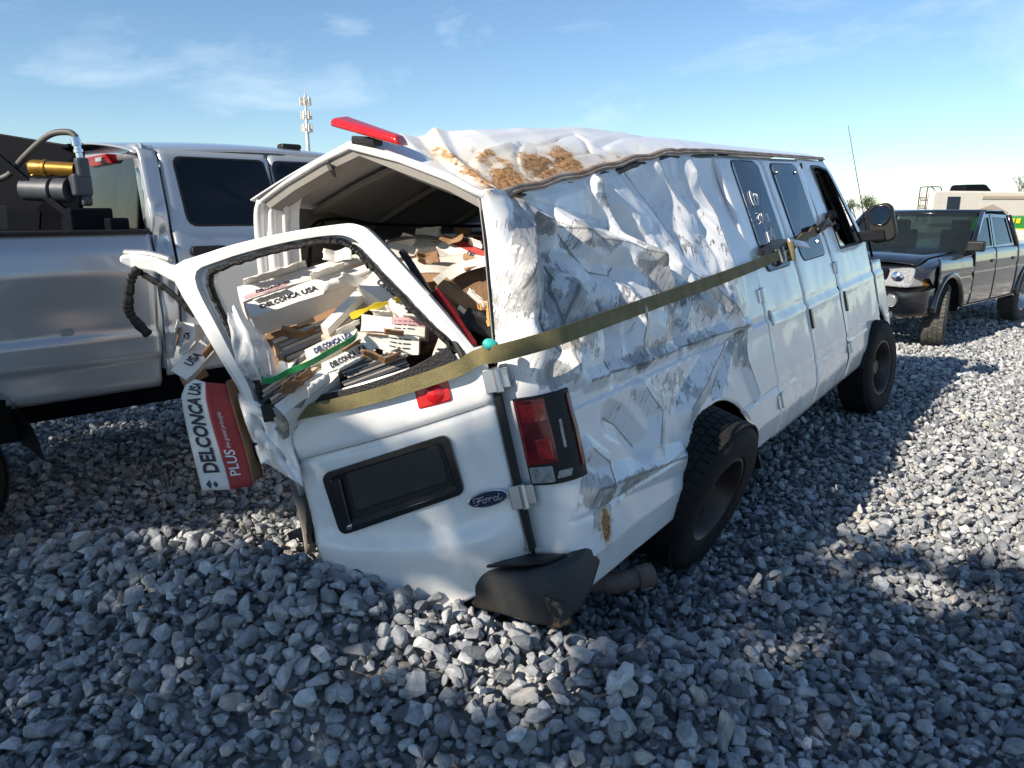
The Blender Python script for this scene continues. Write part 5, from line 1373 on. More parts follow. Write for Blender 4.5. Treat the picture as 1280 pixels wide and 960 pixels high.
# ------------------------------------------------------------------ silver crew-cab pickup (local: x forward, y left, z up)
def heading(o, hx, hy): 
    f = Vector((hx, hy, 0)).normalized(); l_ = Vector((-f.y, f.x, 0)); return axes(o, f, l_, (0, 0, 1))
mat('dark_glass', (.004, .006, .010), .05, spec=.35)
PM = heading((-1.95, 4.0, 0), 1, 1)
pk = empty('silver_pickup', PM, 'silver crew cab pickup truck parked alongside the van with machinery in its bed', 'pickup')
PY = lambda z: interp(z, [.55, .70, .74, .865, .89, 1.005, 1.03, 1.10, 1.34, 1.45, 1.53, 1.56, 1.92, 1.98, 2.03], [.12, .08, .050, .034, .008, .000, .020, .012, -.024, -.006, .022, .028, .115, .155, .30])
def ram_skin(x0, x1, z0, z1, nm, keep=None, nu=24, nz_=44, dent_=None, bev=True, side=1):
    m = MB()
    def fn(s, t):
        x = x0 + (x1 - x0) * s; z = z0 + (z1 - z0) * t; y = PY(z) + .004 * noise.noise(Vector((x * 2, z * 2, 3)))
        e = min(s, 1 - s) * (x1 - x0)
        if e < .012: y += (.012 - e) * .7
        if dent_: y += dent_(x, z)
        return (x, y if side > 0 else 1.98 - y, z)
    m.grid(fn, nu, nz_, keep)
    return m.build(nm, 'silver_paint', pk, smooth=True, solid=.008)
AW = (-1.10, .42, .54)
def arch_keep(x0, x1, z0, z1, c):
    return lambda s, t: math.hypot(x0 + (x1 - x0) * s - c[0], z0 + (z1 - z0) * t - c[1]) > c[2]
def bdent(x, z): return .022 * math.exp(-((x + .30) / .22) ** 2 - ((z - 1.18) / .10) ** 2) + .014 * math.exp(-((x + .1) / .15) ** 2 - ((z - .95) / .1) ** 2)
for sd in (1, -1): ram_skin(-2.0, .08, .70, 1.535, 'bed_side', arch_keep(-2.0, .08, .70, 1.535, AW), 90, 44, bdent, side=sd)
m = MB(); m.box((-.96, .05, 1.54), (2.08, .12, .022)); m.box((-.96, 1.93, 1.54), (2.08, .12, .022)); m.build('bed_rail', 'black_plastic', pk, bevel=.008)
m = MB(); m.box((-.96, .99, .98), (2.04, 1.8, .04)); m.box((.06, .99, 1.25), (.03, 1.8, .55)); m.box((-2.0, .99, 1.15), (.05, 1.86, .72)); m.build('bed_tray', 'steel_black', pk)
m = MB(); m.lathe([(.56, .03), (.56, .5), (.05, .5)], 20, M=Matrix.Rotation(R(-90), 3, 'X'), c=(AW[0], 0, AW[1]), a0=R(180), a1=R(360)); m.build('wheel_well', 'black_plastic', pk, smooth='auto')
m = MB(); m.prism(rrect(-.395, 1.035, -.335, 1.075, .015, 3), lambda x, y, t: (x, PY(y) - t + .004, y), 0, .008); m.build('bed_marker', 'silver_paint', pk)
m = MB(); m.hexa([(-.56, .45, .52), (2.0, .45, .52), (2.0, 1.53, .52), (-.56, 1.53, .52), (-.56, .10, .80), (2.0, .10, .80), (2.0, 1.88, .80), (-.56, 1.88, .80)]); m.build('chassis', 'steel_black', pk)  # chassis widened into a dark block to keep light from under the truck
def cdent(x, z): return .045 * math.exp(-((x - .14) / .05) ** 2 - ((z - 1.42) / .14) ** 2) + .015 * math.sin(z * 22) * math.exp(-((x - .13) / .05) ** 2) * (1 if z < 1.7 else 0)
for sd in (1, -1):
    ram_skin(.105, .195, .76, 1.985, 'cab_corner', None, 10, 70, cdent, side=sd)
    for nm, x0, x1 in (('rear_door', .205, .835), ('front_door', .845, 1.90)):
        dr = ram_skin(x0, x1, .76, 1.965, nm, None, 30, 50, side=sd)
        wx0, wx1 = (x0 + .095, x1 + .015) if nm == 'rear_door' else (x0 + .04, x1 - .12)
        yy = (lambda x, y, t, sd=sd: (x, (PY(y) - .006 - t) if sd > 0 else 1.98 - (PY(y) - .006 - t), y))
        wp = rpoly([(wx0, 1.572), (wx1, 1.572), (wx1 - .06 if nm == 'rear_door' else wx1 - .30, 1.925), (wx0 - .02, 1.925)], [.06, .02, .03, .05], 4)
        m = MB(); m.frame([(x + (x - (wx0 + wx1) / 2) * .04, y + (y - 1.75) * .06) for x, y in wp], wp, yy, 0, .004); m.build('window_seal', 'black_plastic', dr)
        m = MB(); m.prism(wp, yy, -.001, .003); m.build('door_window', 'dark_glass', dr)
        if sd > 0:
            hx = x0 + .07
            m = MB(); m.prism(rrect(hx, 1.402, hx + .205, 1.458, .024, 4), lambda x, y, t: (x, PY(y) - t, y), -.004, .030); m.build('door_handle', 'black_plastic', dr, bevel=.008)
m = MB(); m.grid(lambda s, t: (.09 + 1.62 * s + .12 * math.sin(math.pi * t) * (s - .5), .15 + 1.68 * t, 1.962 + .085 * math.sin(math.pi * t) ** .7 + .02 * math.sin(math.pi * s) - .02 * (1 - math.sin(math.pi * s)) ), 30, 30); m.build('cab_roof', 'silver_paint', pk, smooth=True, solid=.01)
# cab back wall with window and brake light
CB = lambda y, z: (.10 + .03 * (z - 1.5) + .02 * abs(y - .99), y, z)
m = MB(); m.grid(lambda s, t: CB(.03 + 1.92 * s, .80 + .72 * t), 8, 6); m.grid(lambda s, t: CB(.14 + 1.70 * s, 1.92 + .075 * t), 8, 2)
for a0, a1 in ((.05, .16), (1.82, 1.93)): m.grid(lambda s, t: CB(a0 + (a1 - a0) * s + (.09 * t if a0 < 1 else -.09 * t), 1.52 + .40 * t), 2, 4)
m.build('cab_back', 'silver_paint', pk, smooth='auto', solid=.01)
m = MB(); m.grid(lambda s, t: tuple(Vector(CB(.15 + 1.68 * s + (.09 * t * (1 - 2 * s)), 1.515 + .41 * t)) + Vector((-.004, 0, 0))), 8, 4); m.build('rear_window', 'dark_glass', pk, smooth=True)
m = MB(); m.hexa([(.095, .50, 1.905), (.095, .86, 1.895), (.13, .86, 1.895), (.13, .50, 1.905), (.06, .49, 1.955), (.06, .86, 1.95), (.13, .86, 1.95), (.13, .49, 1.955)]); hb_ = m.build('cab_brake_light', 'red_lens', pk, bevel=.006)
m = MB(); m.box((.066, .62, 1.928), (.012, .10, .025)); m.build('cargo_lamp', 'clear_lens', hb_, bevel=.004)
m = MB(); m.box((1.15, .42, 2.045), (.14, .08, .035)); m.build('roof_marker', 'black_plastic', pk, bevel=.015)
# front end, hidden behind the van in the photograph
for sd in (1, -1): ram_skin(1.91, 3.05, .76, 1.45, 'front_fender', arch_keep(1.91, 3.05, .76, 1.45, (2.55, .42, .54)), 40, 30, side=sd)
m = MB(); m.hexa([(1.85, .03, 1.36), (3.1, .08, 1.30), (3.1, 1.90, 1.30), (1.85, 1.95, 1.36), (1.85, .10, 1.52), (3.05, .2, 1.40), (3.05, 1.78, 1.40), (1.85, 1.88, 1.52)]); m.build('hood', 'silver_paint', pk, bevel=.03)
m = MB(); m.hexa([(3.0, .06, .7), (3.15, .1, .7), (3.15, 1.88, .7), (3.0, 1.92, .7), (3.0, .06, 1.33), (3.12, .1, 1.33), (3.12, 1.88, 1.33), (3.0, 1.92, 1.33)]); m.build('grille', 'chrome', pk, bevel=.02)
m = MB(); m.grid(lambda s, t: (1.85 - .55 * t, .14 + 1.70 * s, 1.5 + .48 * t), 4, 4); m.build('windscreen', 'tint_glass', pk, smooth=True)
for x in (AW[0], 2.55):
    for y, n_ in ((.13, (0, -1, 0)), (1.85, (0, 1, 0))):
        wheel(pk, (x, y, .40), n_, (0, 0, 1), rad=.40, wid=.26, rim=.225, rimm='alloy' if x > 0 else 'rim_steel')
# machinery standing in the bed
eq = empty('hydraulic_lift_unit', PM @ Matrix.Translation((-.35, .9, 1.0)), 'black steel hydraulic unit with brass cylinder standing in the pickup bed', 'machinery')
def eb(name, mt, fn_, **k):
    m = MB(); fn_(m); m.v = [(x + .35, y - .9, z - 1.0) for x, y, z in m.v]; return m.build(name, mt, eq, **k)
eb('tank_panel', 'steel_black', lambda m: m.hexa([(-.60, 1.20, 1.02), (-.1, .75, 1.02), (-.06, .80, 1.02), (-.55, 1.75, 1.02), (-.42, .93, 2.075), (-.06, .50, 1.985), (-.03, .55, 1.985), (-.40, 1.5, 2.05)]), bevel=.008)
eb('slanted_post', 'steel_black', lambda m: m.ribbon([(-.56, .62, 2.06), (-.36, .42, 1.80), (-.17, .20, 1.56)], (.6, -.6, .4), .035, .03), bevel=.003)
eb('slanted_post', 'steel_black', lambda m: m.ribbon([(-.50, .80, 1.62), (-.42, .60, 1.60), (-.30, .50, 1.57)], (0, 0, 1), .14, .02), bevel=.003)
eb('end_bracket', 'steel_black', lambda m: (m.box((-.07, .46, 1.935), (.03, .02, .13)), m.box((-.10, .52, 1.985), (.06, .12, .02))), bevel=.003)
def cyl(p0, p1, prof_, n=20):
    def f(m):
        d = Vector(p1) - Vector(p0); M = d.to_track_quat('Z', 'Y').to_matrix(); L_ = d.length
        m.lathe([(r, h * L_) for r, h in prof_], n, M, p0)
    return f
eb('brass_cylinder', 'brass', cyl((-.33, .40, 1.862), (-.17, .235, 1.850), [(.001, 0), (.036, 0), (.040, .04), (.040, .28), (.044, .30), (.044, .36), (.037, .38), (.036, 1), (.001, 1)]), smooth='auto')
eb('brass_bolt', 'brass', cyl((-.35, .40, 1.875), (-.325, .385, 1.874), [(.001, 0), (.012, 0), (.012, 1)]), smooth='auto')
eb('brass_bolt', 'brass', cyl((-.335, .385, 1.82), (-.315, .37, 1.84), [(.001, 0), (.010, 0), (.010, 1)]), smooth='auto')
eb('electric_motor', 'cast_grey', cyl((-.36, .46, 1.755), (-.20, .27, 1.748), [(.001, 0), (.055, 0), (.058, .05), (.058, .62), (.045, .64), (.045, .70), (.062, .72), (.062, 1), (.001, 1)]), smooth='auto')
eb('valve_block', 'cast_grey', lambda m: (m.box((-.16, .225, 1.775), (.09, .09, .11)), m.box((-.15, .205, 1.86), (.06, .06, .10)), m.box((-.14, .23, 1.70), (.05, .05, .06))), bevel=.012)
eb('upright_fitting', 'chrome', cyl((-.15, .215, 1.90), (-.16, .225, 2.01), [(.001, 0), (.018, 0), (.018, .3), (.024, .32), (.024, .45), (.018, .47), (.018, .6), (.024, .62), (.022, 1), (.001, 1)], 12), smooth='auto')
eb('oil_hose', 'hose', lambda m: m.tube(catmull([(-.155, .22, 2.01), (-.18, .25, 2.035), (-.25, .33, 2.02), (-.34, .45, 1.92), (-.40, .55, 1.83), (-.46, .60, 1.80)], 7), .016, 8), smooth=True)
eb('control_box', 'steel_black', lambda m: (m.box((-.13, .30, 1.56), (.20, .34, .20), Matrix.Rotation(R(-8), 3, 'Z')), m.box((-.05, .12, 1.55), (.10, .14, .12))), bevel=.01)
eb('base_frame', 'steel_black', lambda m: (m.box((-.35, .9, 1.16), (.6, 1.3, .32)), m.box((-.30, .5, 1.42), (.5, .5, .26))), bevel=.01)

# ------------------------------------------------------------------ black pickup facing the camera
TM = heading((5.35, 9.46, 0), -.738, -.674)
tk = empty('black_pickup', TM, 'dusty black double cab pickup parked ahead of the van, wheels turned', 'pickup')
# lower body side outline with wheel arches (x, z), extruded over the width
def arcpts(cx, cz, r, a0, a1, n=12): return [(cx + r * math.cos(R(a0 + (a1 - a0) * i / n)), cz + r * math.sin(R(a0 + (a1 - a0) * i / n))) for i in range(n + 1)]
side_poly = [(.62, .62)] + [(.46, .45)][:0] + arcpts(0, .40, .47, 28, 180)[0:] + [(-.50, .42), (-2.72, .42)] + arcpts(-3.25, .40, .46, 178, 178, 1)[:0]
side_poly = arcpts(0, .38, .46, 40, 178) + [(-.50, .43), (-2.75, .43)] + arcpts(-3.25, .38, .46, 2, 178) + [(-4.30, .55), (-4.40, .70), (-4.38, 1.16), (-2.62, 1.17), (-.72, 1.12), (.30, 1.06), (.62, .98), (.68, .86)]
side_poly = side_poly[::-1]
m = MB()
m.prism(side_poly, lambda x, z, t: (x, t, z), .06, .02); m.v = []; m.f = []
nS = len(side_poly); lay = [(.055, 0), (.0, 0), (-.10, 0), (-1.62, 0), (-1.72, 0), (-1.775, 0)]
def inset(x, z, k): return (x, z - (.018 if z > .95 else 0) * k)
vs = []
for li, (yy, _) in enumerate(lay):
    for x, z in side_poly:
        k = 1 if li in (0, 5) else 0
        front = max(0, x - .35) * (.25 if li in (0, 1, 4, 5) else 0)
        vs.append((x - front * .5, yy, z - (.03 * k if z > .9 else 0)))
fs = []
for li in range(len(lay) - 1):
    for i in range(nS):
        j = (i + 1) % nS; fs.append((li * nS + i, li * nS + j, (li + 1) * nS + j, (li + 1) * nS + i))
fs += [tuple(range(nS - 1, -1, -1)), tuple((len(lay) - 1) * nS + i for i in range(nS))]
m.add(vs, fs); m.build('body', 'black_paint', tk, smooth='auto', angle=30)
# curved side skins that catch the sky above the swage line
TKY = lambda z: interp(z, [.43, .50, .62, .84, .90, .96, 1.10, 1.16], [.050, .066, .075, .082, .072, .082, .066, .040])
for sd in (1, -1):
    for nm, x0, x1 in (('front_door', -1.635, -.79), ('rear_door', -2.61, -1.655), ('bed_side', -4.36, -2.63), ('fender', -.77, .42)):
        m = MB(); m.grid(lambda s, t: (x0 + (x1 - x0) * s, (TKY(.44 + .715 * t) if sd > 0 else -1.72 - TKY(.44 + .715 * t)), .44 + (.715 if nm != 'fender' else .64) * t), 24, 24,
               (lambda s, t: math.hypot(x0 + (x1 - x0) * s + 3.25, .06 + .715 * t) > .47) if nm == 'bed_side' else (lambda s, t: math.hypot(x0 + (x1 - x0) * s, .06 + .64 * t) > .47) if nm == 'fender' else None)
        m.build(nm, 'black_paint', tk, smooth=True, solid=.01)
# cabin
CA = [(-.72, 1.10), (-1.40, 1.60), (-1.62, 1.645), (-2.30, 1.64), (-2.50, 1.56), (-2.66, 1.14)]
m = MB(); k = len(CA); ys = [(.045, 0), (-.02, .03), (-1.70, .03), (-1.765, 0)]
def cab_y(z, side): tmb = max(0, z - 1.12) * .27; return (.04 - tmb) if side > 0 else (-1.76 + tmb)
m.v = [(x, cab_y(z, 1), z) for x, z in CA] + [(x, cab_y(z, -1), z) for x, z in CA]
m.f = [(2, 3, k + 3, k + 2), (1, 2, k + 2, k + 1), (3, 4, k + 4, k + 3)]
m.build('cab_roof', 'black_paint', tk, smooth='auto', solid=.02)
for i0, i1, nm, mt in ((0, 1, 'windscreen', 'wind_glass'), (4, 5, 'rear_window', 'wind_glass')):
    if 'wind_glass' not in MATS: mat('wind_glass', (.20, .26, .26), .02, trans=.96, ior=1.12, coat=.5)
    m = MB(); (x0, z0), (x1, z1) = CA[i0], CA[i1]
    g4 = [(x0, cab_y(z0, 1) - .06, z0 + .0), (x0, cab_y(z0, -1) + .06, z0), (x1, cab_y(z1, -1) + .06, z1), (x1, cab_y(z1, 1) - .06, z1)]
    m.add(g4, [(0, 1, 2, 3)]); m.build(nm, mt, tk, solid=.006)
for sd in (1, -1):
    for nm, a_, b_, c_, d_ in (('front_door', (-.80, 1.12), (-1.62, 1.13), (-1.64, 1.60), (-1.36, 1.585)), ('rear_door', (-1.66, 1.13), (-2.56, 1.15), (-2.40, 1.58), (-1.68, 1.60))):
        W_ = [(a_), (b_), (c_), (d_)]
        cx = sum(p[0] for p in W_) / 4; cz = sum(p[1] for p in W_) / 4
        ins = [(cx + (x - cx) * .84, cz + (z - cz) * .80) for x, z in W_]
        yf = lambda x, z, t, sd=sd: (x, cab_y(z, sd) + (t if sd > 0 else -t), z)
        m = MB(); m.frame(W_, ins, yf, -.02, .006); m.build('window_frame', 'black_paint', tk)
        m = MB(); m.prism(ins, yf, -.012, -.006); m.build('door_window', 'tint_glass' , tk)
    m = MB(); m.tube([(-.70, cab_y(1.10, sd), 1.10), (-1.39, cab_y(1.6, sd), 1.61)], .035, 8); m.build('cab_pillar', 'black_paint', tk, smooth=True)
    m = MB(); m.tube([(-2.50, cab_y(1.56, sd), 1.57), (-2.67, cab_y(1.14, sd), 1.14)], .04, 8); m.build('cab_pillar', 'black_paint', tk, smooth=True)
    for xw in (0, -3.25):
        m = MB(); m.tube([(xw + .49 * math.cos(t), (.055 if sd > 0 else -1.775), .38 + .49 * math.sin(t)) for t in np.linspace(R(8), R(172), 24)], .055, 8, flat=.8); m.build('wheel_flare', 'black_paint', tk, smooth=True)
        m = MB(); m.lathe([(.455, .0), (.455, .4), (.05, .4)], 18, M=Matrix.Rotation(R(90 if sd > 0 else -90), 3, 'X'), c=(xw, (.04 if sd > 0 else -1.76), .38), a0=R(0) if sd > 0 else R(180), a1=R(180) if sd > 0 else R(360)); m.build('wheel_well', 'black_plastic', tk, smooth='auto')
m = MB(); m.add([(-2.0, -.1, 1.10), (-2.0, -1.65, 1.10), (-.9, -1.65, 1.08), (-.9, -.1, 1.08)], [(0, 1, 2, 3)]); m.box((-.95, -.86, 1.10), (.3, 1.5, .10)); m.build('dashboard', 'black_plastic', tk)
for yy in (-.45, -1.25):
    m = MB(); m.box((-1.75, yy, 1.20), (.14, .46, .35)); m.box((-1.77, yy, 1.44), (.10, .24, .14)); m.build('cab_seat', 'seat_cloth', tk, bevel=.03)
# hood, grille, lights, bumper
m = MB(); m.grid(lambda s, t: (-.70 + 1.28 * s, -.12 - 1.48 * t, 1.125 - .06 * s - .10 * max(0, s - .7) ** 2 * 8 + .045 * math.sin(math.pi * t) ** .5), 20, 20); m.build('hood', 'black_paint', tk, smooth=True, solid=.01)
for sd, y0 in ((1, -.04), (-1, -1.68)):
    yc = y0 if sd > 0 else y0
    m = MB(); m.hexa([(.50, yc + .07 * sd, .755), (.76, yc - .10 * sd, .745), (.79, yc - .42 * sd, .75), (.45, yc - .42 * sd, .78), (.32, yc + .075 * sd, .985), (.60, yc - .04 * sd, .995), (.70, yc - .40 * sd, .95), (.45, yc - .40 * sd, .96)])
    hl_ = m.build('headlight', 'clear_lens', tk, bevel=.025, smooth='auto')
    m = MB(); m.lathe([(.001, .02), (.05, .012), (.068, 0)], 16, M=Matrix.Rotation(R(90), 3, 'Y'), c=(.735, yc - .24 * sd, .865)); m.build('headlight_bowl', 'chrome', hl_, smooth=True)
    m = MB(); m.hexa([(.50, yc + .062 * sd, .77), (.60, yc + .0 * sd, .765), (.58, yc - .01 * sd, .77), (.5, yc + .02 * sd, .77), (.40, yc + .064 * sd, .88), (.55, yc + .01 * sd, .88), (.5, yc, .88), (.4, yc + .02 * sd, .88)]); m.build('amber_marker', 'brass', hl_, bevel=.006)
    m = MB(); m.lathe([(.001, .012), (.05, .012), (.055, .0), (.075, .02), (.08, -.02)], 18, M=Matrix.Rotation(R(90), 3, 'Y') , c=(.825, yc - .25 * sd, .59)); m.build('fog_light', 'alloy', tk, smooth='auto')
    m = MB(); m.box((-.62, (.12 if sd > 0 else -1.84), 1.20), (.10, .20, .13)); m.box((-.66, (.03 if sd > 0 else -1.75), 1.15), (.06, .10, .04)); m.build('door_mirror', 'black_plastic', tk, bevel=.03, seg=3)
bpts = [(.50, .062, .50), (.66, .0, .48), (.80, -.18, .46), (.84, -.86, .45), (.80, -1.54, .46), (.66, -1.72, .48), (.50, -1.78, .50)]
m = MB()
for x, y, z in bpts: m.v += [(x - .08, y, z - .08), (x - .02, y, z - .02), (x, y, z + .10), (x - .01, y, z + .22), (x - .12, y, z + .28)]
m.f = [(i * 5 + j, i * 5 + j + 1, i * 5 + 6 + j, i * 5 + 5 + j) for i in range(6) for j in range(4)]
m.build('front_bumper', 'black_paint', tk, smooth='auto', solid=.02)
m = MB(); m.box((.72, -.86, .86), (.06, .95, .20)); m.build('grille', 'steel_black', tk, bevel=.02)
m = MB(); m.box((.70, -.86, .42), (.2, 1.2, .10)); m.build('skid_plate', 'cast_grey', tk, bevel=.02)
for y_ in (-.05,):
    for x_, hl in ((-1.52, 0), (-2.44, 0)):
        m = MB(); m.prism(rrect(x_ - .08, .965, x_ + .08, 1.005, .012, 3), lambda x, z, t: (x, .080 + t, z), 0, .022); m.build('door_handle', 'black_gloss', tk, bevel=.006)
for c_, n_, st_ in (((0, -.05, .38), (0, 1, 0), 1), ((-3.25, -.05, .38), (0, 1, 0), 0), ((0, -1.68, .38), (0, -1, 0), 1), ((-3.25, -1.68, .38), (0, -1, 0), 0)):
    nn = Vector(n_); 
    if st_: nn = Matrix.Rotation(R(17), 3, 'Z') @ nn
    wheel(tk, Vector(c_), nn, (0, 0, 1), rad=.385, wid=.255, rim=.21, rimm='alloy', tyre='dusty_rubber' if 'dusty_rubber' in MATS else mat('dusty_rubber', (.055, .052, .048), .85, dirt=.8, dirt_c=(.20, .185, .165), dscale=16, bump=.3, bscale=80))
# ------------------------------------------------------------------ things far behind
def far_at(px, py, dist):      # ground position for a heading seen at picture column px at a given distance
    k = math.cos(R(12.9)) * dist; return (px - 640) / 950 * (k + .37), dist
# camper trailer
cx, cy = far_at(1215, 0, 30); 
CM = heading((cx, cy, 0), .985, .17)
ct = empty('camper_trailer', CM, 'cream travel trailer with roof ladder standing behind the black pickup', 'trailer')
m = MB(); m.prism([(-2.0, 1.1), (8.4, 1.1), (8.4, 2.1), (7.9, 2.33), (-1.9, 2.36), (-2.0, 2.25)], lambda x, z, t: (x, t, z), 0, 2.4); m.build('body', 'camper_cream', ct, bevel=.06)
m = MB(); m.box((-1.1, -.012, 1.82), (.55, .02, .65)); m.build('window', 'tint_glass', ct, bevel=.02)
m = MB(); m.box((1.6, -.012, 2.12), (3.0, .05, .13)); m.build('awning', 'camper_tan', ct, bevel=.02)
m = MB(); m.box((5.6, -.012, 2.08), (1.6, .03, .26)); m.build('window', 'tint_glass', ct, bevel=.02)
m = MB(); m.ribbon([(3.0, -.015, 1.5), (3.2, -.015, 1.8), (3.8, -.015, 2.0), (4.6, -.015, 2.1), (5.4, -.015, 2.2)], (0, 0, 1), [.3, .22, .15, .1, .05], .012); m.build('swoosh_stripe', 'camper_tan', ct)
m = MB(); m.ribbon([(-.2, -.015, 1.55), (.6, -.015, 1.75), (1.3, -.015, 1.55)], (0, 0, 1), [.1, .22, .06], .012); m.build('swoosh_stripe', 'camper_tan', ct)
m = MB(); m.box((4.6, -.02, 1.42), (7.4, .03, .05)); m.build('body_trim', 'camper_tan', ct)
m = MB(); m.hexa([(-.1, .7, 2.34), (1.2, .7, 2.34), (1.2, 1.6, 2.34), (-.1, 1.6, 2.34), (-.05, .75, 2.62), (.9, .75, 2.64), (.9, 1.55, 2.64), (-.05, 1.55, 2.62)]); m.build('roof_aircon', 'steel_black', ct, bevel=.08)
m = MB(); m.tube(catmull([(3.9, .9, 2.3), (3.95, .9, 2.5), (3.75, .9, 2.6)], 4), .05, 6); m.build('roof_vent', 'camper_cream', ct)
m = MB()
for y in (.2, .6): m.tube(catmull([(-2.12, y, 1.2), (-2.12, y, 2.3), (-2.05, y, 2.5), (-1.6, y, 2.5), (-1.5, y, 2.36)], 4), .018, 6)
for z in (1.5, 1.8, 2.1): m.tube([(-2.12, .2, z), (-2.12, .6, z)], .02, 6)
m.build('roof_ladder', 'steel_black', ct)
for x in (2.6, 3.5): wheel(ct, (x, .1, .36), (0, -1, 0), (0, 0, 1), rad=.36, wid=.22, rim=.2)
m = MB(); m.box((3.0, 1.2, .95), (10, 2.2, .3)); m.build('skirt', 'camper_cream', ct)
# green machine
cx, cy = far_at(1290, 0, 22)
gmn = empty('green_machine', heading((cx, cy, 0), 1, .1), 'green farm machine with yellow decal parked before the camper', 'machine')
m = MB(); m.prism([(-1.35, .95), (2.6, .95), (2.6, 1.50), (-1.30, 1.46)], lambda x, z, t: (x, t, z), 0, 1.2); m.build('hood', 'machine_green', gmn, bevel=.05)
for x in (-1.1, -.9, -.72):
    m = MB(); m.prism([(x, 1.28), (x + .12, 1.28), (x + .14, 1.42), (x + .02, 1.42)], lambda a, z, t: (a, -.012 - t, z), 0, .01); m.build('decal_mark', 'machine_yellow', gmn)
m = MB(); m.box((.2, -.01, 1.12), (2.2, .02, .04)); m.build('decal_stripe', 'machine_yellow', gmn)
wheel(gmn, (.2, .0, .55), (0, -1, 0), (0, 0, 1), rad=.55, wid=.3, rim=.3, rimm='machine_yellow')
wheel(gmn, (2.0, .0, .55), (0, -1, 0), (0, 0, 1), rad=.55, wid=.3, rim=.3, rimm='machine_yellow')
# white crumpled panels heaped behind the black pickup
for k, (px, ds, w, h) in enumerate(((1262, 15.5, .9, 1.18), (1284, 16.5, 1.1, 1.2))):
    cx, cy = far_at(px, 0, ds)
    o = crumple_box(w, 1.0, h, .10, 6, k * 3.1); o.v = [(x + cx, y + cy, z + h) for x, y, z in o.v]
    tag(o.build('scrap_heap', 'carton_white', None, smooth='auto'), 'crumpled white wreckage beside the black pickup tailgate' if k == 0 else 'crumpled white wreckage at the right edge below the green machine', 'scrap', 'white wreckage heaps')
# distant white vans row
for k, (px, ds, ln, hh) in enumerate(((1098, 55, 5.2, 2.0), (1136, 60, 4.0, 1.95))):
    cx, cy = far_at(px, 0, ds)
    dv = empty('distant_van', heading((cx, cy, 0), 1, .05), 'small distant white van just right of the van mirror' if k == 0 else 'second distant white van behind the black pickup roof', 'van', 'distant white vans')
    m = MB(); m.prism([(-ln / 2, .4), (ln / 2, .4), (ln / 2, 1.1), (ln / 2 - .7, 1.2), (ln / 2 - 1.3, hh), (-ln / 2, hh)], lambda x, z, t: (x, t, z), 0, 1.9); m.build('body', 'truck_white', dv, bevel=.08)
    m = MB(); m.prism([(ln / 2 - 1.3, 1.25), (ln / 2 - .85, 1.25), (ln / 2 - 1.3, hh - .2), (ln / 2 - 2.0, hh - .2), (ln / 2 - 2.0, 1.25)], lambda x, z, t: (x, -.01 - t, z), 0, .01); m.build('window', 'tint_glass', dv)
    for x in (-ln * .3, ln * .3): wheel(dv, (x, .1, .35), (0, -1, 0), (0, 0, 1), rad=.35, wid=.22)
cx, cy = far_at(1133, 0, 70); m = MB(); m.tube([(cx, cy, 0), (cx, cy, 2.6)], .11, 6); m.tube([(cx - .3, cy, 2.35), (cx + .3, cy, 2.35)], .05, 6); tag(m.build('utility_post', 'steel_black', None), 'thin dark post rising beyond the black pickup roof', 'post')
# cell tower
cx, cy = far_at(390, 0, 208)
tw = empty('cell_tower', (cx, cy, 0), 'slim grey mobile phone mast with clustered antennas above the silver pickup', 'tower')
m = MB(); m.tube([(0, 0, 0), (0, 0, 30.8)], [.8, .32], 12); m.build('mast', 'tower_steel', tw, smooth=True)
for z in (22.2, 25.4, 28.8):
    m = MB(); m.tube([(1.0 * math.cos(t), 1.0 * math.sin(t), z) for t in np.linspace(0, 6.283, 12, endpoint=False)], .12, 6, closed=True); m.build('antenna_ring', 'tower_steel', tw)
    for k in range(6):
        t = k * math.pi / 3 + z; m = MB(); m.box((1.25 * math.cos(t), 1.25 * math.sin(t), z + .2), (.45, .45, 2.0), Matrix.Rotation(t, 3, 'Z')); m.build('antenna', 'camper_cream', tw, bevel=.05)
m = MB(); m.tube([(0, 0, 30.5), (0, 0, 32.6)], .07, 6); m.build('lightning_rod', 'tower_steel', tw)
# trees on the horizon
def bare_tree(name, label, x, y, h, seed, leafy=0.0, group='trees on the skyline'):
    rs = random.Random(seed); t = empty(name, (x, y, 0), label, 'tree', group)
    m = MB(); tips = []
    def grow(p, d, L_, r, dep):
        q = p + d * L_; m.tube([p, (p + q) / 2 + Vector((rs.uniform(-1, 1), rs.uniform(-1, 1), 0)) * L_ * .06, q], [r, r * .85, r * .65], 5)
        if dep == 0: tips.append(q); return
        for _ in range(rs.choice((2, 3, 3))):
            nd = (d + Vector((rs.uniform(-1, 1), rs.uniform(-1, 1), rs.uniform(-.15, .7))) * .75).normalized(); grow(q, nd, L_ * rs.uniform(.6, .85), r * .62, dep - 1)
    grow(Vector((0, 0, 0)), Vector((0, 0, 1)), h * .28, h * .022, 5)
    m.build('trunk', 'bark' if leafy else 'twig', t)
    if leafy:
        c = MB()
        for q in tips:
            for _ in range(int(leafy)):
                p = q + Vector((rs.gauss(0, 1), rs.gauss(0, 1), rs.gauss(0, .8))) * h * .045; s = h * rs.uniform(.010, .02)
                a = Vector((rs.uniform(-1, 1), rs.uniform(-1, 1), rs.uniform(-1, 1))).normalized(); b = a.orthogonal().normalized()
                c.add([p - a * s, p + b * s * .6, p + a * s, p - b * s * .6], [(0, 1, 2, 3)])
        c.build('crown', 'leaf', t, fix=False)
    return t
cx, cy = far_at(1268, 0, 60); bare_tree('bare_tree', 'bare leafless tree above the camper at the right edge', cx, cy, 4.6, 4)
cx, cy = far_at(1072, 0, 45); bare_tree('leafy_tree', 'small leafy tree seen behind the van windscreen pillar', cx, cy, 2.5, 9, leafy=22)
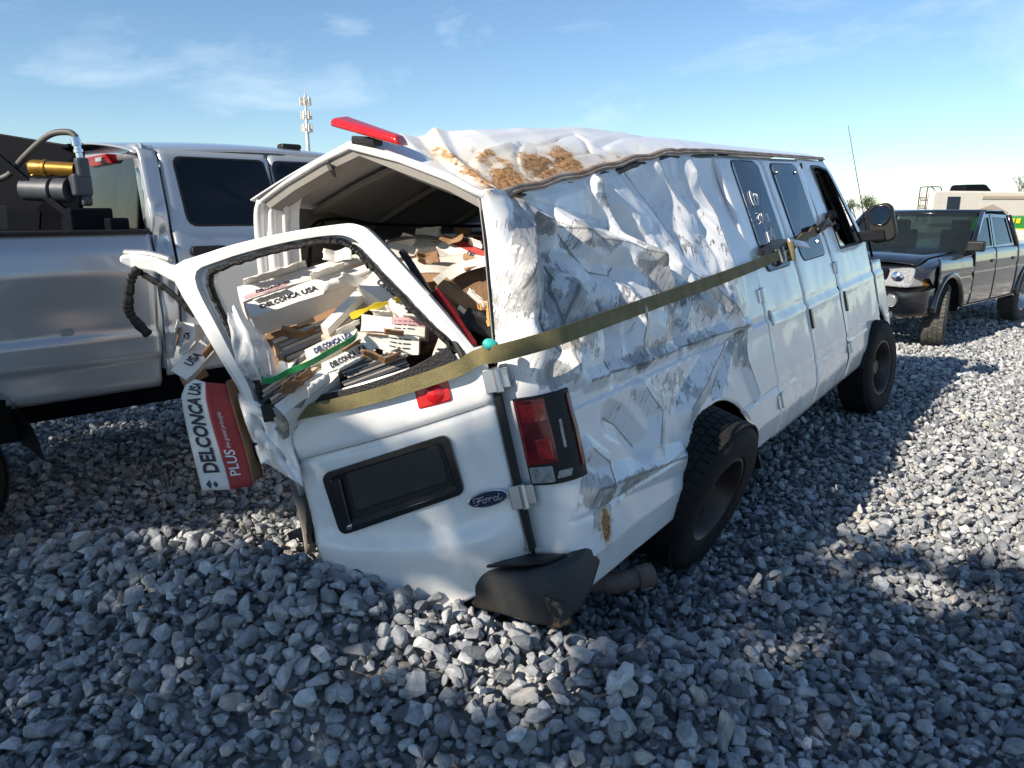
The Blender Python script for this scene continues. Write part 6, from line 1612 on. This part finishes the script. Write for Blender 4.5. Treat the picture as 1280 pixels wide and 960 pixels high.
# ------------------------------------------------------------------ tall trees behind the photographer, leaves placed to shade the foreground around set sun patches
SH = Vector((math.sin(R(SUN_HEAD)), math.cos(R(SUN_HEAD)), 0)); SP_ = Vector((SH.y, -SH.x, 0)); S0 = Vector((.37, 2.83, 0))
KT = 1 / math.tan(R(SUN_EL))
def tree_pos(p, q, z): return S0 + SP_ * p + SH * (q - KT * z) + Vector((0, 0, z))
def reach(p): return interp(p, [-9, -2.6, -.55, -.30, -.12, .12, .8, 2.5, 9], [.70, .80, .70, .72, .90, 1.60, 1.90, 2.0, 2.0])
GAPS = [(.16, -.30, .28, .22, 1.0), (-1.40, -.66, .36, .25, 1.0), (-1.9, -.75, .20, .16, .9), (1.25, 1.35, .25, .2, .75), (1.85, 1.5, .30, .2, .75), (.75, 1.4, .2, .16, .75), (1.55, .85, .22, .18, .7)]
rt_ = random.Random(21)
for kt, (p0, p1, nm) in enumerate(((-7.5, -1.2, 'leftmost'), (-2.2, 2.2, 'middle'), (1.0, 7.0, 'rightmost'))):
    pc = (p0 + p1) / 2
    base = tree_pos(pc, -1.0, 7.2); base.z = 0
    lt = empty('shade_tree', base, 'tall leafy tree behind the photographer, %s of three, shading the foreground gravel' % nm, 'tree', 'shade trees behind the photographer')
    tr = MB(); tr.tube(catmull([(0, 0, 0), (.1, .05, 2.0), (-.05, .1, 4.2), (.05, 0, 6.8)], 4), [.34 - .018 * i for i in range(13)], 8)
    cr_ = MB(); cnt = 0
    while cnt < 5200:
        p, q = rt_.uniform(p0, p1), rt_.uniform(-6, 3.0)
        edge = reach(p) + .10 * noise.noise(Vector((p * 2.7, 3, kt))) + rt_.gauss(0, .03)
        z = rt_.uniform(4.6, 9.6) if rt_.random() < .8 else rt_.uniform(4.0, 10.5)
        s_ = rt_.uniform(.09, .17)
        if q > edge - s_ * .6: continue
        if any(((p - a) / (c + s_ * .5)) ** 2 + ((q - b) / (d + s_ * .8)) ** 2 < 1 and rt_.random() < k for a, b, c, d, k in GAPS): continue
        o = tree_pos(p, q, z) - base
        a = Vector((rt_.gauss(0, 1), rt_.gauss(0, 1), rt_.gauss(0, 1))).normalized(); b = a.cross(Vector((rt_.gauss(0, 1), rt_.gauss(0, 1), rt_.gauss(0, 1)))).normalized()
        cr_.add([o - a * s_, o - a * s_ * .2 + b * s_ * .7, o + a * s_, o - a * s_ * .2 - b * s_ * .7], [(0, 1, 2, 3)]); cnt += 1
        if cnt % 400 == 0: tr.tube([(0, 0, rt_.uniform(3.5, 6)), o * .5 + Vector((0, 0, 2.2)), o], [.10, .06, .02], 5)
    tr.build('trunk', 'bark', lt, smooth=True); cr_.build('crown', 'leaf', lt, fix=False)
